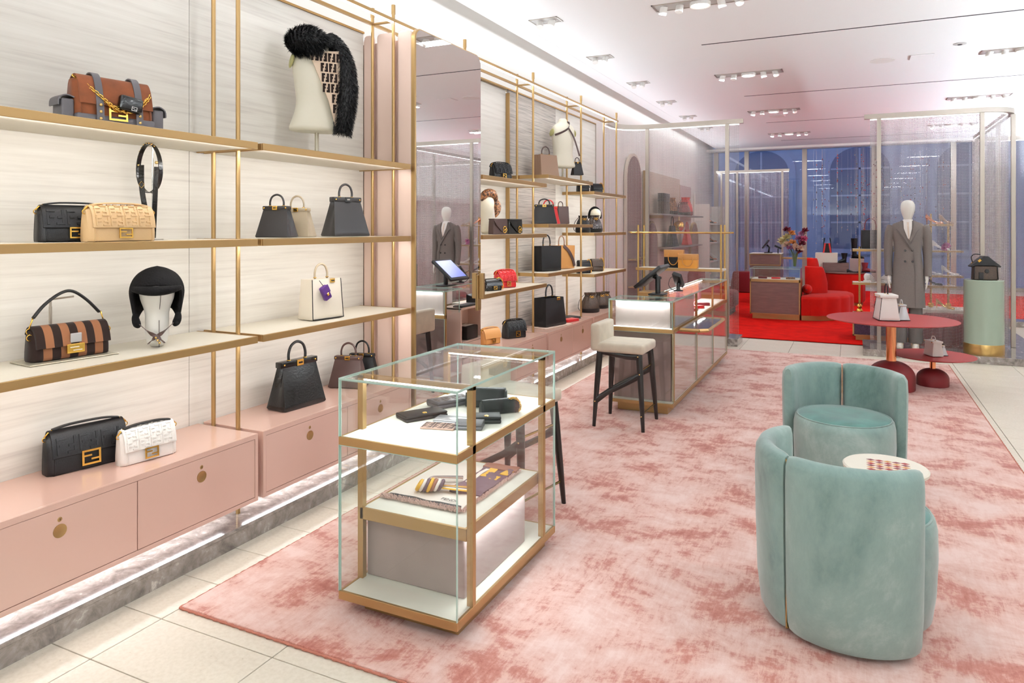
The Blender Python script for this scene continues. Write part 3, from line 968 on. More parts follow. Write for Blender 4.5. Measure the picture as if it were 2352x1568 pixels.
stool('beige velvet bar stool with black legs beside the cash counter', (-1.668, 5.60, .013))
stool('beige bar stool half hidden behind the glass display case', (-1.735, 3.635, .013), math.radians(-10))


# ================================================================== TUB CHAIRS
def tub_chair(label, loc, rz):
    t = thing('tub_chair', label, 'chair', loc, rz, 'sage velvet tub chairs')
    prof = [(.275, .03), (.318, .022), (.335, .05), (.348, .16), (.355, .4), (.358, .6), (.354, .672), (.338, .70), (.316, .708), (.294, .70), (.28, .675), (.276, .6), (.272, .3)]

    def half(a0, a1, nseg=22):
        rings = []
        for i in range(nseg + 1):
            a = a0 + (a1 - a0) * i / nseg
            e = 1.0
            edge = min(i, nseg - i)
            sq = {0: .55, 1: .86, 2: .97}.get(edge, 1.0)
            ring = []
            for r, z in prof:
                rc = .315
                ring.append(((rc + (r - rc) * sq) * math.cos(a), (rc + (r - rc) * sq) * math.sin(a), .36 + (z - .36) * (1 - (1 - sq) * .06)))
            rings.append(ring)
        return MB().rings(rings)
    s0 = -R90
    for a, b in ((s0 - math.radians(90), s0 - math.radians(.9)), (s0 + math.radians(.9), s0 + math.radians(90))):
        obj('back_shell', half(a, b), 'teal', t, smooth=1.0)
    m = Matrix.Rotation(s0, 4, 'Z')
    obj('brass_seam', MB(m).box(.274, .328, -.002, .002, .03, .688), 'brass_lt', t)
    st = obj('seat', MB().lathe([(.0001, .03), (.23, .03), (.262, .06), (.276, .16), (.282, .3), (.280, .40), (.272, .44), (.258, .452)], 56, (0, .06, 0)), 'teal', t, smooth=1.0)
    obj('seat_top', MB().lathe([(.258, .450), (.24, .459), (.12, .464), (.0001, .465)], 56, (0, .06, 0)), 'teal_seat', st, smooth=1.0)
    obj('seat_piping', MB().tube([(.26 * math.cos(a), .06 + .26 * math.sin(a), .452) for a in [2 * PI * i / 48 for i in range(48)]], .004, 6, closed=True), 'teal', st, smooth=3.2)
    obj('plinth_ring', MB().lathe([(.0001, 0), (.24, 0), (.25, .004), (.25, .034), (.0001, .034)], 40), 'gap', t)
    return t


tub_chair('sage green velvet tub chair in front, its curved back towards the camera', (-.02, 3.19, .013), math.radians(229 - 270))
tub_chair('sage green velvet tub chair farther back, its round seat showing', (-.055, 4.78, .013), math.radians(182))

# patterned drinks table between the chairs
t = thing('side_table', 'small round cream side table with red zigzag inlay between the tub chairs', 'table', (.135, 3.745, .013))
obj('base', MB().lathe([(.0001, 0), (.11, 0), (.112, .012), (.02, .02), (.0001, .02)], 32), 'brass', t, smooth=.6)
obj('stem', MB().cyl((0, 0, .018), (0, 0, .45), .013, n=14), 'brass', t, smooth=.6)
obj('top', MB().lathe([(.0001, .445), (.165, .445), (.18, .455), (.182, .468), (.175, .474), (.0001, .474)], 48), 'ivory', t, smooth=.6)
cols = ['red_table', 'leather_camel', 'leather_wine']
n = 0
for i in range(5):
    for j in range(6):
        cx, cy_ = -.06 + .036 * i, -.085 + .03 * j
        if cx * cx + cy_ * cy_ > .13 ** 2:
            continue
        obj('inlay_diamond', MB().prism([(cx - .02, cy_), (cx, cy_ - .013), (cx + .02, cy_), (cx, cy_ + .013)], 'z', .4738, .4748), cols[(i + j) % 3], t)


# ================================================================== RED PEDESTAL TABLES, CELADON DRUM
def dome_table(label, loc, R, H, r_dome, h_dome, r_col):
    t = thing('pedestal_table', label, 'table', loc, 0, 'red pedestal tables')
    obj('top', MB().lathe([(.0001, H - .035), (R * .55, H - .034), (R * .9, H - .018), (R * .995, H - .006), (R, H - .002), (R * .995, H), (.0001, H)], 72), 'red_table', t, smooth=.5)
    obj('column', MB().cyl((0, 0, h_dome - .02), (0, 0, H - .03), r_col, n=32), 'copper', t, smooth=.6)
    pr = [(.0001, 0), (r_dome * .985, 0), (r_dome, .008)]
    hs = h_dome * .42
    pr.append((r_dome, hs))
    for i in range(1, 11):
        a = PI / 2 * i / 10
        pr.append((max(.0001, r_dome * math.cos(a) ** .9) if i < 10 else .0001, hs + (h_dome - hs) * math.sin(a)))
    obj('dome_base', MB().lathe(pr, 48), 'red_dome', t, smooth=.7)
    return t


dome_table('large round brick-red table on a copper column with dome base', (.337, 7.93, .013), .585, .685, .212, .275, .045)
dome_table('small low round brick-red table with dome base', (.72, 8.27, .013), .38, .305, .145, .17, .027)
t = thing('drum_pedestal', 'celadon green drum pedestal with gold foot carrying a small handbag', 'pedestal', (1.415, 10.16, .085))
obj('drum', MB().lathe([(.208, .125), (.208, .88), (.2, .887), (.0001, .887), (.0001, .125)], 64), 'celadon', t, smooth=.6)
obj('gold_foot', MB().lathe([(.0001, 0), (.209, 0), (.211, .01), (.211, .12), (.209, .125), (.0001, .125)], 64), mat('satin_gold', sr(208, 174, 112), .3, 1.0), t, smooth=.6)


# ================================================================== RING-MESH SCREENS
def arc(cx, cy_, r, a0, a1, n=10):
    return [(cx + r * math.cos(a0 + (a1 - a0) * i / n), cy_ + r * math.sin(a0 + (a1 - a0) * i / n)) for i in range(n + 1)]


def resample(path, step):
    out = [path[0]]
    acc = 0
    for (ax, ay), (bx, by) in zip(path, path[1:]):
        L_ = math.hypot(bx - ax, by - ay)
        n_ = max(1, int(L_ / step))
        for i in range(1, n_ + 1):
            out.append((ax + (bx - ax) * i / n_, ay + (by - ay) * i / n_))
    return out


def veil(name, path, z0, z1, material, par, amp=.02, wl_=.17, seed=0, flare=0.0):
    P = resample(path, .02)
    rnd = random.Random(seed)
    ph = rnd.random() * 6
    vs, fs, uvs = [], [], []
    nz = 6
    s_ = 0
    pts = []
    for i, (x, y) in enumerate(P):
        a, b = P[max(i - 1, 0)], P[min(i + 1, len(P) - 1)]
        tx, ty = b[0] - a[0], b[1] - a[1]
        l_ = math.hypot(tx, ty) or 1
        if i:
            s_ += math.hypot(x - P[i - 1][0], y - P[i - 1][1])
        pts.append((x, y, -ty / l_, tx / l_, s_))
    for k in range(nz + 1):
        f = k / nz
        z = z1 + (z0 - z1) * f
        for (x, y, nx, ny, s) in pts:
            o = amp * (.5 + .7 * f) * (math.sin(2 * PI * s / wl_ + ph) + .5 * math.sin(2 * PI * s / (wl_ * 2.7) + ph * 2))
            vs.append((x + nx * o, y + ny * o, z))
            uvs.append((s * 1.25, z))
    n = len(pts)
    for k in range(nz):
        for i in range(n - 1):
            fs.append((k * n + i, k * n + i + 1, (k + 1) * n + i + 1, (k + 1) * n + i))
    me = bpy.data.meshes.new(name)
    me.from_pydata(vs, [], fs)
    ul = me.uv_layers.new(name='UVMap')
    for l in me.loops:
        ul.data[l.index].uv = uvs[l.vertex_index]
    me.materials.append(M[material])
    me.shade_smooth()
    o = bpy.data.objects.new(name, me)
    COL.objects.link(o)
    o.parent = par
    return o


def beam(par, path, z0, z1, w, name='top_beam'):
    P = resample(path, .5)
    rings = []
    for i, (x, y) in enumerate(P):
        a, b = P[max(i - 1, 0)], P[min(i + 1, len(P) - 1)]
        l_ = math.hypot(b[0] - a[0], b[1] - a[1])
        nx, ny = -(b[1] - a[1]) / l_, (b[0] - a[0]) / l_
        rings.append([(x - nx * w / 2, y - ny * w / 2, z0), (x + nx * w / 2, y + ny * w / 2, z0), (x + nx * w / 2, y + ny * w / 2, z1), (x - nx * w / 2, y - ny * w / 2, z1)])
    return obj(name, MB().rings(rings), 'steel', par, smooth=.5)


def screen(label, path, vpath, posts, zb, vm, ztop=3.09, pw=.05, strip=True, amp=.02, seed=1, block=None):
    t = thing('mesh_screen', label, 'screen', (0, 0, 0))
    beam(t, path, ztop - .06, ztop, .07)
    if strip:
        beam(t, [(p[0], p[1]) for p in vpath], ztop - .072, ztop - .0605, .012, 'light_strip').data.materials[0] = M['led_cool']
    for (x, y) in posts:
        obj('post', MB().rbox(x - pw / 2, x + pw / 2, y - pw / 2, y + pw / 2, zb, ztop - .06, .003, 1), 'steel', t)
    veil('ring_mesh', vpath, zb + .02, ztop - .07, vm, t, amp, seed=seed)
    return t


screen('left metal ring-mesh screen, curved end beside the last shelves',
       [(-1.36, 10.15), (-2.72, 10.15)] + arc(-2.72, 9.77, .38, R90, PI)[1:] + [(-3.10, 9.45)],
       [(-1.42, 10.19), (-2.72, 10.19)] + arc(-2.72, 9.77, .42, R90, PI)[1:] + [(-3.14, 9.50)],
       [(-1.575, 10.15), (-2.70, 10.15)], .1, 'veil', seed=3)
rp = [(.13, 10.5), (1.45, 10.5)] + arc(1.45, 10.85, .35, -R90, 0)[1:] + [(1.8, 13.7)] + arc(2.1, 13.7, .3, PI, R90)[1:] + [(3.7, 14.0)]
rv = [(.2, 10.54), (1.45, 10.54)] + arc(1.45, 10.85, .31, -R90, 0)[1:] + [(1.76, 13.7)] + arc(2.1, 13.7, .34, PI, R90)[1:] + [(3.65, 14.04)]
screen('right metal ring-mesh screen standing behind the mannequin', rp, rv, [(.304, 10.5), (1.445, 10.5), (1.82, 10.82), (1.80, 11.7), (1.80, 13.6)], .085, 'veil_dense', seed=5)
screen('far ring-mesh screen standing in front of the window behind the cash desk', [(-3.27, 19.3), (-1.46, 19.3)], [(-3.25, 19.33), (-1.48, 19.33)],
       [(-3.143, 19.3), (-2.744, 19.3), (-1.632, 19.3)], .05, 'veil_far', amp=.05, seed=8)
t = thing('marble_platform', 'grey marble base carrying the mannequin and the drum pedestal', 'plinth', (0, 0, 0))
obj('slab', MB().rbox(.11, 3.4, 9.885, 10.72, 0, .085, .003, 1), 'marble', t)
obj('return_slab', MB().rbox(1.55, 2.1, 10.72, 14.2, 0, .085, .003, 1).rbox(2.1, 3.8, 13.75, 14.2, 0, .085, .003, 1), 'marble', t)
t = thing('marble_block', 'grey marble base under the left mesh screen', 'plinth', (0, 0, 0))
obj('slab', MB().rbox(-3.6, -1.40, 9.88, 10.36, 0, .10, .003, 1), 'marble', t)


# ================================================================== BAG KIT (front = local -y, width = local x)
def smooth_path(pts, n=4):
    """Catmull-Rom through the points"""
    P = [Vector(p) for p in pts]
    out = []
    for i in range(len(P) - 1):
        p0, p1, p2, p3 = P[max(i - 1, 0)], P[i], P[i + 1], P[min(i + 2, len(P) - 1)]
        for k in range(n):
            t = k / n
            out.append(.5 * ((2 * p1) + (p2 - p0) * t + (2 * p0 - 5 * p1 + 4 * p2 - p3) * t * t + (3 * p1 - p0 - 3 * p2 + p3) * t ** 3))
    out.append(P[-1])
    return out


def ff_rects(x0, y0, w, h, t):
    """the paired-F monogram as rectangles in a w x h cell"""
    g = w * .06
    hw = (w - g) / 2
    R = [(0, 0, t, h), (0, h - t, hw, h), (t, h * .5 - t * .4, hw * .85, h * .5 + t * .6)]
    R2 = [(w - t, 0, w, h), (w - hw, 0, w, t), (w - hw * .85, h * .5 - t * .6, w - t, h * .5 + t * .4)]
    return [(x0 + a, y0 + b, x0 + c, y0 + d) for a, b, c, d in R + R2]


def clasp_mb(m, w, h, t=.003, depth=.004):
    """framed FF clasp in the local xz plane, looking along -y"""
    mb = MB(m)
    b = h * .13
    for (x0, z0, x1, z1) in ((0, 0, w, b), (0, h - b, w, h), (0, b, b, h - b), (w - b, b, w, h - b)):
        mb.box(x0 - w / 2, x1 - w / 2, -depth, 0, z0, z1)
    for (x0, z0, x1, z1) in ((b, h * .56, w * .52, h * .56 + b * .9), (w * .48, h * .30, w - b, h * .30 + b * .9)):
        mb.box(x0 - w / 2, x1 - w / 2, -depth, 0, z0, z1)
    return mb


def chain_mb(path, r=.006, th=.0016, step=.009, n=8):
    P = [Vector(p) for p in path]
    L_ = [0]
    for a, b in zip(P, P[1:]):
        L_.append(L_[-1] + (b - a).length)
    mb = MB()
    k = 0
    s = 0
    while s < L_[-1]:
        i = max(j for j in range(len(L_)) if L_[j] <= s)
        i = min(i, len(P) - 2)
        f = (s - L_[i]) / max(1e-6, L_[i + 1] - L_[i])
        p = P[i].lerp(P[i + 1], f)
        t = (P[i + 1] - P[i]).normalized()
        q = t.to_track_quat('X', 'Z')
        m = Matrix.Translation(p) @ q.to_matrix().to_4x4() @ Matrix.Rotation(R90 * (k % 2) + .5, 4, 'X')
        mb.m = m
        mb.tube([(r * 1.25 * math.cos(2 * PI * j / n), r * .8 * math.sin(2 * PI * j / n), 0) for j in range(n)], th, 5, closed=True)
        s += step
        k += 1
    mb.m = None
    return mb


def baguette(label, loc, rz, w=.27, h=.145, d=.09, bm='leather_k', fm=None, sm=None, emboss=0, strap='flat', metal='gold', clasp=True,
             stripes=None, clasp_w=.2, clasp_h=.3, flapto=.40, name='flap_handbag'):
    t = thing(name, label, 'handbag', loc, rz)
    fm = fm or bm
    sm = sm or bm
    prof = [(-.36, 0), (-.47, .03), (-.5, .12), (-.49, .3), (-.42, .55), (-.34, .76), (-.27, .9), (-.15, .985), (0, 1.0)]
    full = prof + [(-y, z) for y, z in reversed(prof[:-1])]
    full = full + [(.18, -.0), (0, 0), (-.18, 0)]

    def ring(x, s, zs):
        return [(x, y * d * s, z * h * zs) for y, z in full]
    nst = 16
    st = []
    for i in range(nst + 1):
        f = i / nst
        e = min(f, 1 - f) * w
        q = min(1.0, e / .03)
        s = .62 + .38 * math.sqrt(max(0, 1 - (1 - q) ** 2))
        st.append((-w / 2 + f * w, s, .93 + .07 * q))
    if stripes:
        ns = stripes[0]
        for k in range(ns):
            a, b = k / ns, (k + 1) / ns
            rr = []
            for i in range(5):
                f = a + (b - a) * i / 4
                e = min(f, 1 - f) * w
                q = min(1.0, e / .03)
                s = .62 + .38 * math.sqrt(max(0, 1 - (1 - q) ** 2))
                rr.append(ring(-w / 2 + f * w, s, .93 + .07 * q))
            obj('fur_stripe', MB().rings(rr), stripes[1 + k % 2], t, smooth=1.0)
    else:
        obj('body', MB().rings([ring(*q) for q in st]), bm, t, smooth=.9)
        for sx in (-1, 1):
            obj('piping', MB().tube([(sx * (w / 2 - .022), y * d * 1.0, z * h) for y, z in prof], .0025, 5), bm, t, smooth=3.2)
    # flap
    fp = smooth_path([(0, .36 * d, .80 * h), (0, .22 * d, .97 * h), (0, 0, 1.035 * h), (0, -.2 * d, 1.0 * h), (0, -.36 * d, .86 * h), (0, -.47 * d, .65 * h), (0, -.545 * d, flapto * h)], 4)
    fw = w * (.96 if stripes else .93)
    if stripes:
        ns = stripes[0]
        for k in range(ns):
            a = -fw / 2 + fw * k / ns
            b = a + fw / ns
            fl_ = obj('flap_stripe', MB(Matrix.Translation(((a + b) / 2, 0, 0))).band(fp, (1, 0, 0), (b - a), .012), stripes[1 + k % 2], t, smooth=.9)
    else:
        fl_ = obj('flap', MB().band(fp, (1, 0, 0), fw, .007), fm, t, smooth=.6, bev=.002)
    if emboss:
        # monogram raised on the flap front
        cum = [0]
        for a, b in zip(fp, fp[1:]):
            cum.append(cum[-1] + (b - a).length)
        T = cum[-1]

        def sf(x, s, o):
            s = min(max(s, 0), T - 1e-6)
            i = max(j for j in range(len(cum)) if cum[j] <= s)
            i = min(i, len(fp) - 2)
            f = (s - cum[i]) / (cum[i + 1] - cum[i])
            p = fp[i].lerp(fp[i + 1], f)
            tt = (fp[i + 1] - fp[i]).normalized()
            nn = Vector((0, tt.z, -tt.y))
            if nn.y > 0 and p.y < -.2 * d:
                nn = -nn
            if nn.z < 0 and p.y > -.2 * d:
                nn = -nn
            return (x, p.y + nn.y * o, p.z + nn.z * o)
        mb = MB()
        ch = T * (.36 if emboss < 4 else .22)
        cw = fw / (emboss + .4)
        rows = [T * .93 - ch] if emboss < 4 else [T * .95 - ch, T * .95 - 2.15 * ch, T * .95 - 3.3 * ch]
        for r0 in rows:
            for k in range(emboss):
                xx = -fw / 2 + .2 * cw + k * cw
                for (a, b, c, e) in ff_rects(0, 0, cw * .86, ch, min(ch, cw) * .14):
                    xs = (xx + a, xx + c)
                    ss = (r0 + ch - e, r0 + ch - b)
                    lo, hi = .0028, .0075
                    v = [sf(xs[0], ss[0], lo), sf(xs[1], ss[0], lo), sf(xs[1], ss[1], lo), sf(xs[0], ss[1], lo), sf(xs[0], ss[0], hi), sf(xs[1], ss[0], hi), sf(xs[1], ss[1], hi), sf(xs[0], ss[1], hi)]
                    mb._add(v, [(3, 2, 1, 0), (4, 5, 6, 7), (0, 1, 5, 4), (1, 2, 6, 5), (2, 3, 7, 6), (3, 0, 4, 7)])
        obj('monogram', mb, fm, fl_)
    if clasp:
        m = Matrix.Translation((0, -.545 * d - .004, (flapto - .30) * h)) @ Matrix.Rotation(math.radians(-3), 4, 'X')
        obj('clasp', clasp_mb(m, clasp_w * w, clasp_h * h, depth=.005), metal, t)
    hooks = []
    for sx in (-1, 1):
        hooks.append(MB())
        hooks[-1].torus((sx * (w / 2 + .002), -.08 * d, .86 * h), .009, .0022, 'y', 12, 5)
        hooks[-1].tube([(sx * (w * .40), -.06 * d, 1.06 * h), (sx * (w * .47), -.07 * d, 1.0 * h), (sx * (w / 2 + .004), -.08 * d, .92 * h)], [.005, .004, .003], 7)
    if strap == 'flat':
        P = smooth_path([(-w * .42, -.05 * d, 1.06 * h), (-w * .2, -.04 * d, 1.12 * h), (w * .2, -.04 * d, 1.12 * h), (w * .42, -.05 * d, 1.06 * h)], 4)
        obj('strap', MB().band(P, (0, 1, 0), .022, .007), sm, t, smooth=.6, bev=.002)
        for q_ in hooks:
            obj('snap_hook', q_, metal, t, smooth=3.2)
    elif strap == 'arc':
        P = smooth_path([(-w * .44, 0, 1.32 * h), (-w * .3, 0, 1.7 * h), (-w * .1, 0, 2.02 * h), (w * .06, 0, 2.06 * h), (w * .25, 0, 1.75 * h), (w * .42, 0, 1.32 * h)], 5)
        obj('strap', MB().tube(P, .0065, 8, flat=1.5), sm, t, smooth=3.2)
        for sx in (-1, 1):
            hk = MB()
            hk.tube([(sx * w * .44, 0, 1.34 * h), (sx * w * .465, 0, 1.16 * h), (sx * w * .49, 0, .98 * h)], [.004, .0028, .004], 6)
            hk.torus((sx * w * .492, -.004, .93 * h), .011, .0022, 'y', 12, 5)
            hk.torus((sx * (w * .5 + .002), -.02, .75 * h), .012, .0024, 'y', 12, 5)
            obj('snap_hook', hk, metal, t, smooth=3.2)
    elif strap == 'chain':
        P = smooth_path([(-w * .46, -.1 * d, .98 * h), (-w * .3, -.45 * d, .72 * h), (-w * .05, -.66 * d, .38 * h), (w * .18, -.68 * d, .36 * h), (w * .4, -.5 * d, .68 * h), (w * .48, -.15 * d, .92 * h)], 6)
        obj('chain', chain_mb(P, .0095, .0026, .0115), metal, t, smooth=3.2)
    elif strap == 'chain_up':
        P = smooth_path([(w * .2, -.2 * d, .95 * h), (w * .32, -.35 * d, 1.12 * h), (w * .45, -.45 * d, .9 * h), (w * .5, -.5 * d, .4 * h), (w * .42, -.62 * d, .05 * h)], 6)
        obj('chain', chain_mb(P, .006, .002, .009), metal, t, smooth=3.2)
    return t


def frame_bag(label, loc, rz, w=.24, h=.2, d=.13, bm='leather_k', hm=None, tr=.72, open_top=False, lock='gold', hh=.075, metal='gold', pinch=.11,
              rods=True, piping=None, hspan=.2, name='top_handle_bag', btop=.22):
    """structured top-handle bag with folded gussets"""
    t = thing(name, label, 'handbag', loc, rz)
    hm = hm or bm

    def A(f): return w / 2 * (1 - (1 - tr) * f)
    def B(f): return d / 2 * (1 - (1 - btop) * f ** .9)

    def ring(f, z, ins=0.0):
        a, b = A(f) - ins, B(f) - ins
        p = w * pinch * f ** 1.1
        bul = .04 * d * math.sin(PI * min(1, f * 1.1))
        pts = []
        n = 8
        for i in range(n + 1):
            u = -1 + 2 * i / n
            pts.append((u * a * .96, -b - bul * (1 - u * u), z))
        for i in range(1, n):
            u = -1 + 2 * i / n
            pts.append((a - p * max(0, (1 - abs(u))) ** .8 - .0, u * b, z))
        for i in range(n + 1):
            u = 1 - 2 * i / n
            pts.append((u * a * .96, b + bul * (1 - u * u), z))
        for i in range(1, n):
            u = 1 - 2 * i / n
            pts.append((-a + p * max(0, (1 - abs(u))) ** .8, u * b, z))
        return pts
    levels = [0, .03, .12, .25, .4, .55, .7, .82, .92, 1.0]
    R_ = [ring(0.0, 0.006, .012)] + [ring(f, .004 + f * (h - .004), .006 if f == 0 else 0) for f in levels]
    mb = MB()
    if open_top:
        inner = [ring(f, .004 + f * (h - .004), .004) for f in (1.0, .8, .55)]
        mb.rings(R_ + inner, cap=True)
    else:
        mb.rings(R_)
    obj('body', mb, bm, t, smooth=.75)
    if piping:
        mp = MB()
        for sx in (-1, 1):
            mp.tube([(sx * A(f) * .965, -B(f) - .001, .004 + f * (h - .004)) for f in levels], .0028, 5)
        mp.tube([(-w / 2 * .95, -d / 2, .006), (w / 2 * .95, -d / 2, .006), (w / 2, d / 2, .006)], .0028, 5)
        obj('edge_paint', mp, piping, t, smooth=3.2)
    a1, b1 = A(1), B(1)
    if not open_top:
        obj('top_bar', MB().rbox(-a1 * 1.06, a1 * 1.06, -b1 * 1.25 - .004, b1 * 1.25 + .004, h * .90, h * 1.03, .005, 2), bm, t, smooth=.7)
        if lock:
            lk = obj('turn_lock', MB().rbox(-w * .075, w * .075, -b1 * 1.25 - .010, -b1 * 1.25 - .002, h * .895, h * 1.03, .002, 1), metal if lock == 'gold' else 'plastic', t)
            obj('lock_bar', MB().rbox(-w * .04, w * .04, -b1 * 1.25 - .0135, -b1 * 1.25 - .009, h * .945, h * .985, .001, 1), 'black_lac' if lock == 'gold' else 'chrome', lk)
        if rods:
            for sx in (-1, 1):
                obj('stud', MB().sphere((sx * a1 * .9, -b1 * 1.25 - .005, h * .965), .0055, 8, 6), metal, t, smooth=3.2)
    else:
        if lock:
            lk = obj('turn_lock', MB().rbox(a1 * .2, a1 * .2 + w * .15, -b1 - .008, -b1 - .001, h * .9, h * 1.0, .002, 1), metal, t)
            obj('lock_bar', MB().rbox(a1 * .2 + w * .03, a1 * .2 + w * .12, -b1 - .011, -b1 - .007, h * .935, h * .965, .001, 1), 'black_lac', lk)
    x = w * hspan
    P = smooth_path([(-x, 0, h * 1.0), (-x * 1.02, 0, h + hh * .45), (-x * .7, 0, h + hh * .88), (0, 0, h + hh * 1.06), (x * .7, 0, h + hh * .88), (x * 1.02, 0, h + hh * .45), (x, 0, h * 1.0)], 4)
    obj('handle', MB().tube(P, w * .019 + .002, 8, flat=.9), hm, t, smooth=3.2)
    for sx in (-1, 1):
        obj('handle_ring', MB().torus((sx * x, 0, h * 1.035), w * .019 + .004, .0024, 'z', 12, 5), metal, t, smooth=3.2)
    return t


def bucket_bag(label, loc, rz, r=.1, h=.2, bm='leather_k', trim='leather_k', metal='gold', back=True):
    t = thing('drawstring_bag', label, 'handbag', loc, rz)
    rings = []
    n = 36
    for f, k, pl in ((0, .85, 0), (.03, .97, 0), (.18, 1.0, 0), (.4, .93, .01), (.6, .78, .05), (.75, .6, .1), (.83, .48, .16), (.9, .46, .2), (1.0, .54, .2)):
        rings.append([(r * k * 1.08 * (1 + pl * math.sin(9 * 2 * PI * j / n)) * math.cos(2 * PI * j / n), r * .82 * k * (1 + pl * math.sin(9 * 2 * PI * j / n)) * math.sin(2 * PI * j / n), f * h) for j in range(n)])
    obj('body', MB().rings(rings), bm, t, smooth=1.2)
    obj('base_band', MB().rings([[(1.015 * x, 1.015 * y, z * 1.2) for x, y, z in rr] for rr in rings[0:3]]), trim, t, smooth=1.0)
    obj('cord', MB().tube([(r * .54 * math.cos(a), r * .44 * math.sin(a), .835 * h) for a in [2 * PI * i / 24 for i in range(24)]], .004, 6, closed=True), trim, t, smooth=3.2)
    mb = MB()
    for sx in (-1, 1):
        mb.torus((sx * .017, -r * .5, .80 * h), .011, .0028, 'y', 12, 5)
    mb.sphere((0, -r * .5, .80 * h), .006, 8, 6).tube([(0, -r * .5, .80 * h), (.004, -r * .56, .70 * h)], .003, 5)
    obj('gold_rings', mb, metal, t, smooth=3.2)
    P = smooth_path([(-r * .5, r * .3, .9 * h), (-r * .95, r * .6, .6 * h), (-r * 1.15, r * .5, .2 * h), (-r * .95, r * .1, .04 * h)], 5)
    obj('strap', MB().band(P, (.5, .8, 0), .018, .005), trim, t, smooth=.6)
    return t


LZ = R90   # facing the aisle
# ------------------------------------------------------------------ bay nearest the camera
t = baguette('rust suede baguette bag with grey straps, gold chain and tiny black bag', (-2.95, 2.05, 2.037), math.radians(80), .33, .205, .12, 'suede', strap='chain', clasp_w=.24, clasp_h=.32, flapto=.42)
obj('grey_trim', MB().rbox(-.165, .165, -.066, .066, .0, .045, .01, 2), 'leather_grey', t, smooth=.8)
for x in (-.075, .09):
    P = smooth_path([(x, .07, .05), (x, .062, .16), (x, .03, .222), (x, -.02, .222), (x, -.052, .17), (x, -.070, .08), (x, -.076, .012)], 4)
    st = obj('grey_strap', MB().band(P, (1, 0, 0), .03, .005), 'leather_grey', t, smooth=.6)
    mb = MB()
    for z in (.085, .056, .027):
        mb.sphere((x, -.078, z), (.007, .004, .007), 10, 6)
    obj('rivet', mb, 'brass_lt', st, smooth=3.2)
for sx in (-1, 1):
    pk = obj('side_pocket', MB().rbox(sx * .165 - (.05 if sx < 0 else 0), sx * .165 + (.05 if sx > 0 else 0), -.045, .045, 0, .10, .008, 2), 'leather_grey', t, smooth=.8)
    obj('pocket_flap', MB().band(smooth_path([(sx * .165, 0, .108), (sx * .195, 0, .115), (sx * .222, 0, .10), (sx * .226, 0, .07)], 3), (0, 1, 0), .085, .005), 'leather_grey', pk, smooth=.6)
mini = obj('micro_bag', MB(Matrix.Translation((.045, -.082, .10)) @ Matrix.Rotation(.15, 4, 'Y')).rbox(-.05, .05, -.018, .018, -.032, .035, .012, 3), 'leather_patent', t, smooth=.9)
obj('micro_clasp', clasp_mb(Matrix.Translation((.05, -.101, .072)) @ Matrix.Rotation(.15, 4, 'Y'), .024, .018), 'chrome', mini)

baguette('black embossed baguette bag behind the tan one on the middle shelf', (-2.985, 1.905, 1.54), math.radians(74), .27, .145, .11, 'leather_k', emboss=3, clasp_w=.23, clasp_h=.32)
baguette('tan leather baguette bag at the front of the middle shelf', (-2.86, 2.025, 1.54), math.radians(84), .29, .145, .095, 'leather_tan', emboss=4)
# studded strap on its stand
t = thing('belt_strap', 'black studded shoulder strap looped over a hidden stand', 'belt', (-3.06, 2.325, 1.54), math.radians(12))
loop = [(.055 * math.sin(a) * (1 - .1 * math.cos(a)), .01 * math.sin(a), .345 - .118 * math.cos(a + PI)) for a in [2 * PI * i / 36 for i in range(37)]]
obj('loop', MB().band(loop, (0, 1, 0), .026, .004), 'leather_patent', t, smooth=.6)
obj('tail', MB().band(smooth_path([(-.035, -.012, .36), (-.028, -.018, .25), (-.012, -.014, .14), (-.005, -.01, .02)], 4), (1, .3, 0), .024, .004), 'leather_patent', t, smooth=.6)
obj('tail', MB().band(smooth_path([(.05, -.012, .35), (.046, -.014, .25), (.036, -.01, .12), (.03, -.01, .01)], 4), (1, .3, 0), .022, .004), 'leather_patent', t, smooth=.6)
mb = MB()
for i in range(22):
    a = math.radians(190 + i * 7)
    mb.sphere((.058 * math.sin(a + .9) + .0, -.014 + .012 * (i % 2), .345 + .12 * math.cos(a + .9)), .0042, 8, 6)
mb.sphere((.052, -.015, .37), .008, 10, 6).sphere((-.05, -.015, .36), .006, 10, 6)
obj('stud', mb, 'brass_lt', t, smooth=3.2)
obj('buckle', MB(Matrix.Translation((-.026, -.022, .265))).torus((0, 0, 0), .016, .002, 'y', 4, 5), 'brass_lt', t)
obj('stand_rod', MB().cyl((0, .02, 0), (0, .02, .45), .004, n=8).lathe([(.0001, 0), (.05, 0), (.05, .004), (.0001, .004)], 24, (0, .02, 0)), 'chrome', t, smooth=.6)

t = baguette('brown and black striped mink baguette bag with raised handle', (-3.035, 1.915, 1.047), math.radians(84), .31, .135, .105, 'mink_fur_d', sm='leather_k', strap='arc', stripes=(9, 'mink_fur_d', 'mink_fur_l'), clasp=False)
obj('clasp_plate', MB().rbox(-.036, .036, -.068, -.059, .022, .062, .003, 2), 'gold', t)
obj('clasp_bars', MB().box(-.024, .012, -.0695, -.067, .046, .049).box(-.012, .024, -.0695, -.067, .033, .036), 'white', t)
obj('protective_film', MB().rbox(-.02, .025, -.065, -.057, .066, .105, .002, 1), 'silver_l', t)
t = thing('handbag_stand', 'champagne metal stand with base plate under the striped mink bag', 'stand', (-3.03, 1.905, 1.041), math.radians(84))
obj('base_plate', MB().rbox(-.18, .18, -.085, .085, 0, .005, .002, 1), 'acrylic', t)
obj('pole', MB().cyl((-.03, .071, .004), (-.03, .071, .255), .005, n=10).cyl((-.03, .071, .12), (-.03, .071, .22), .0065, n=10), 'steel', t, smooth=.6)
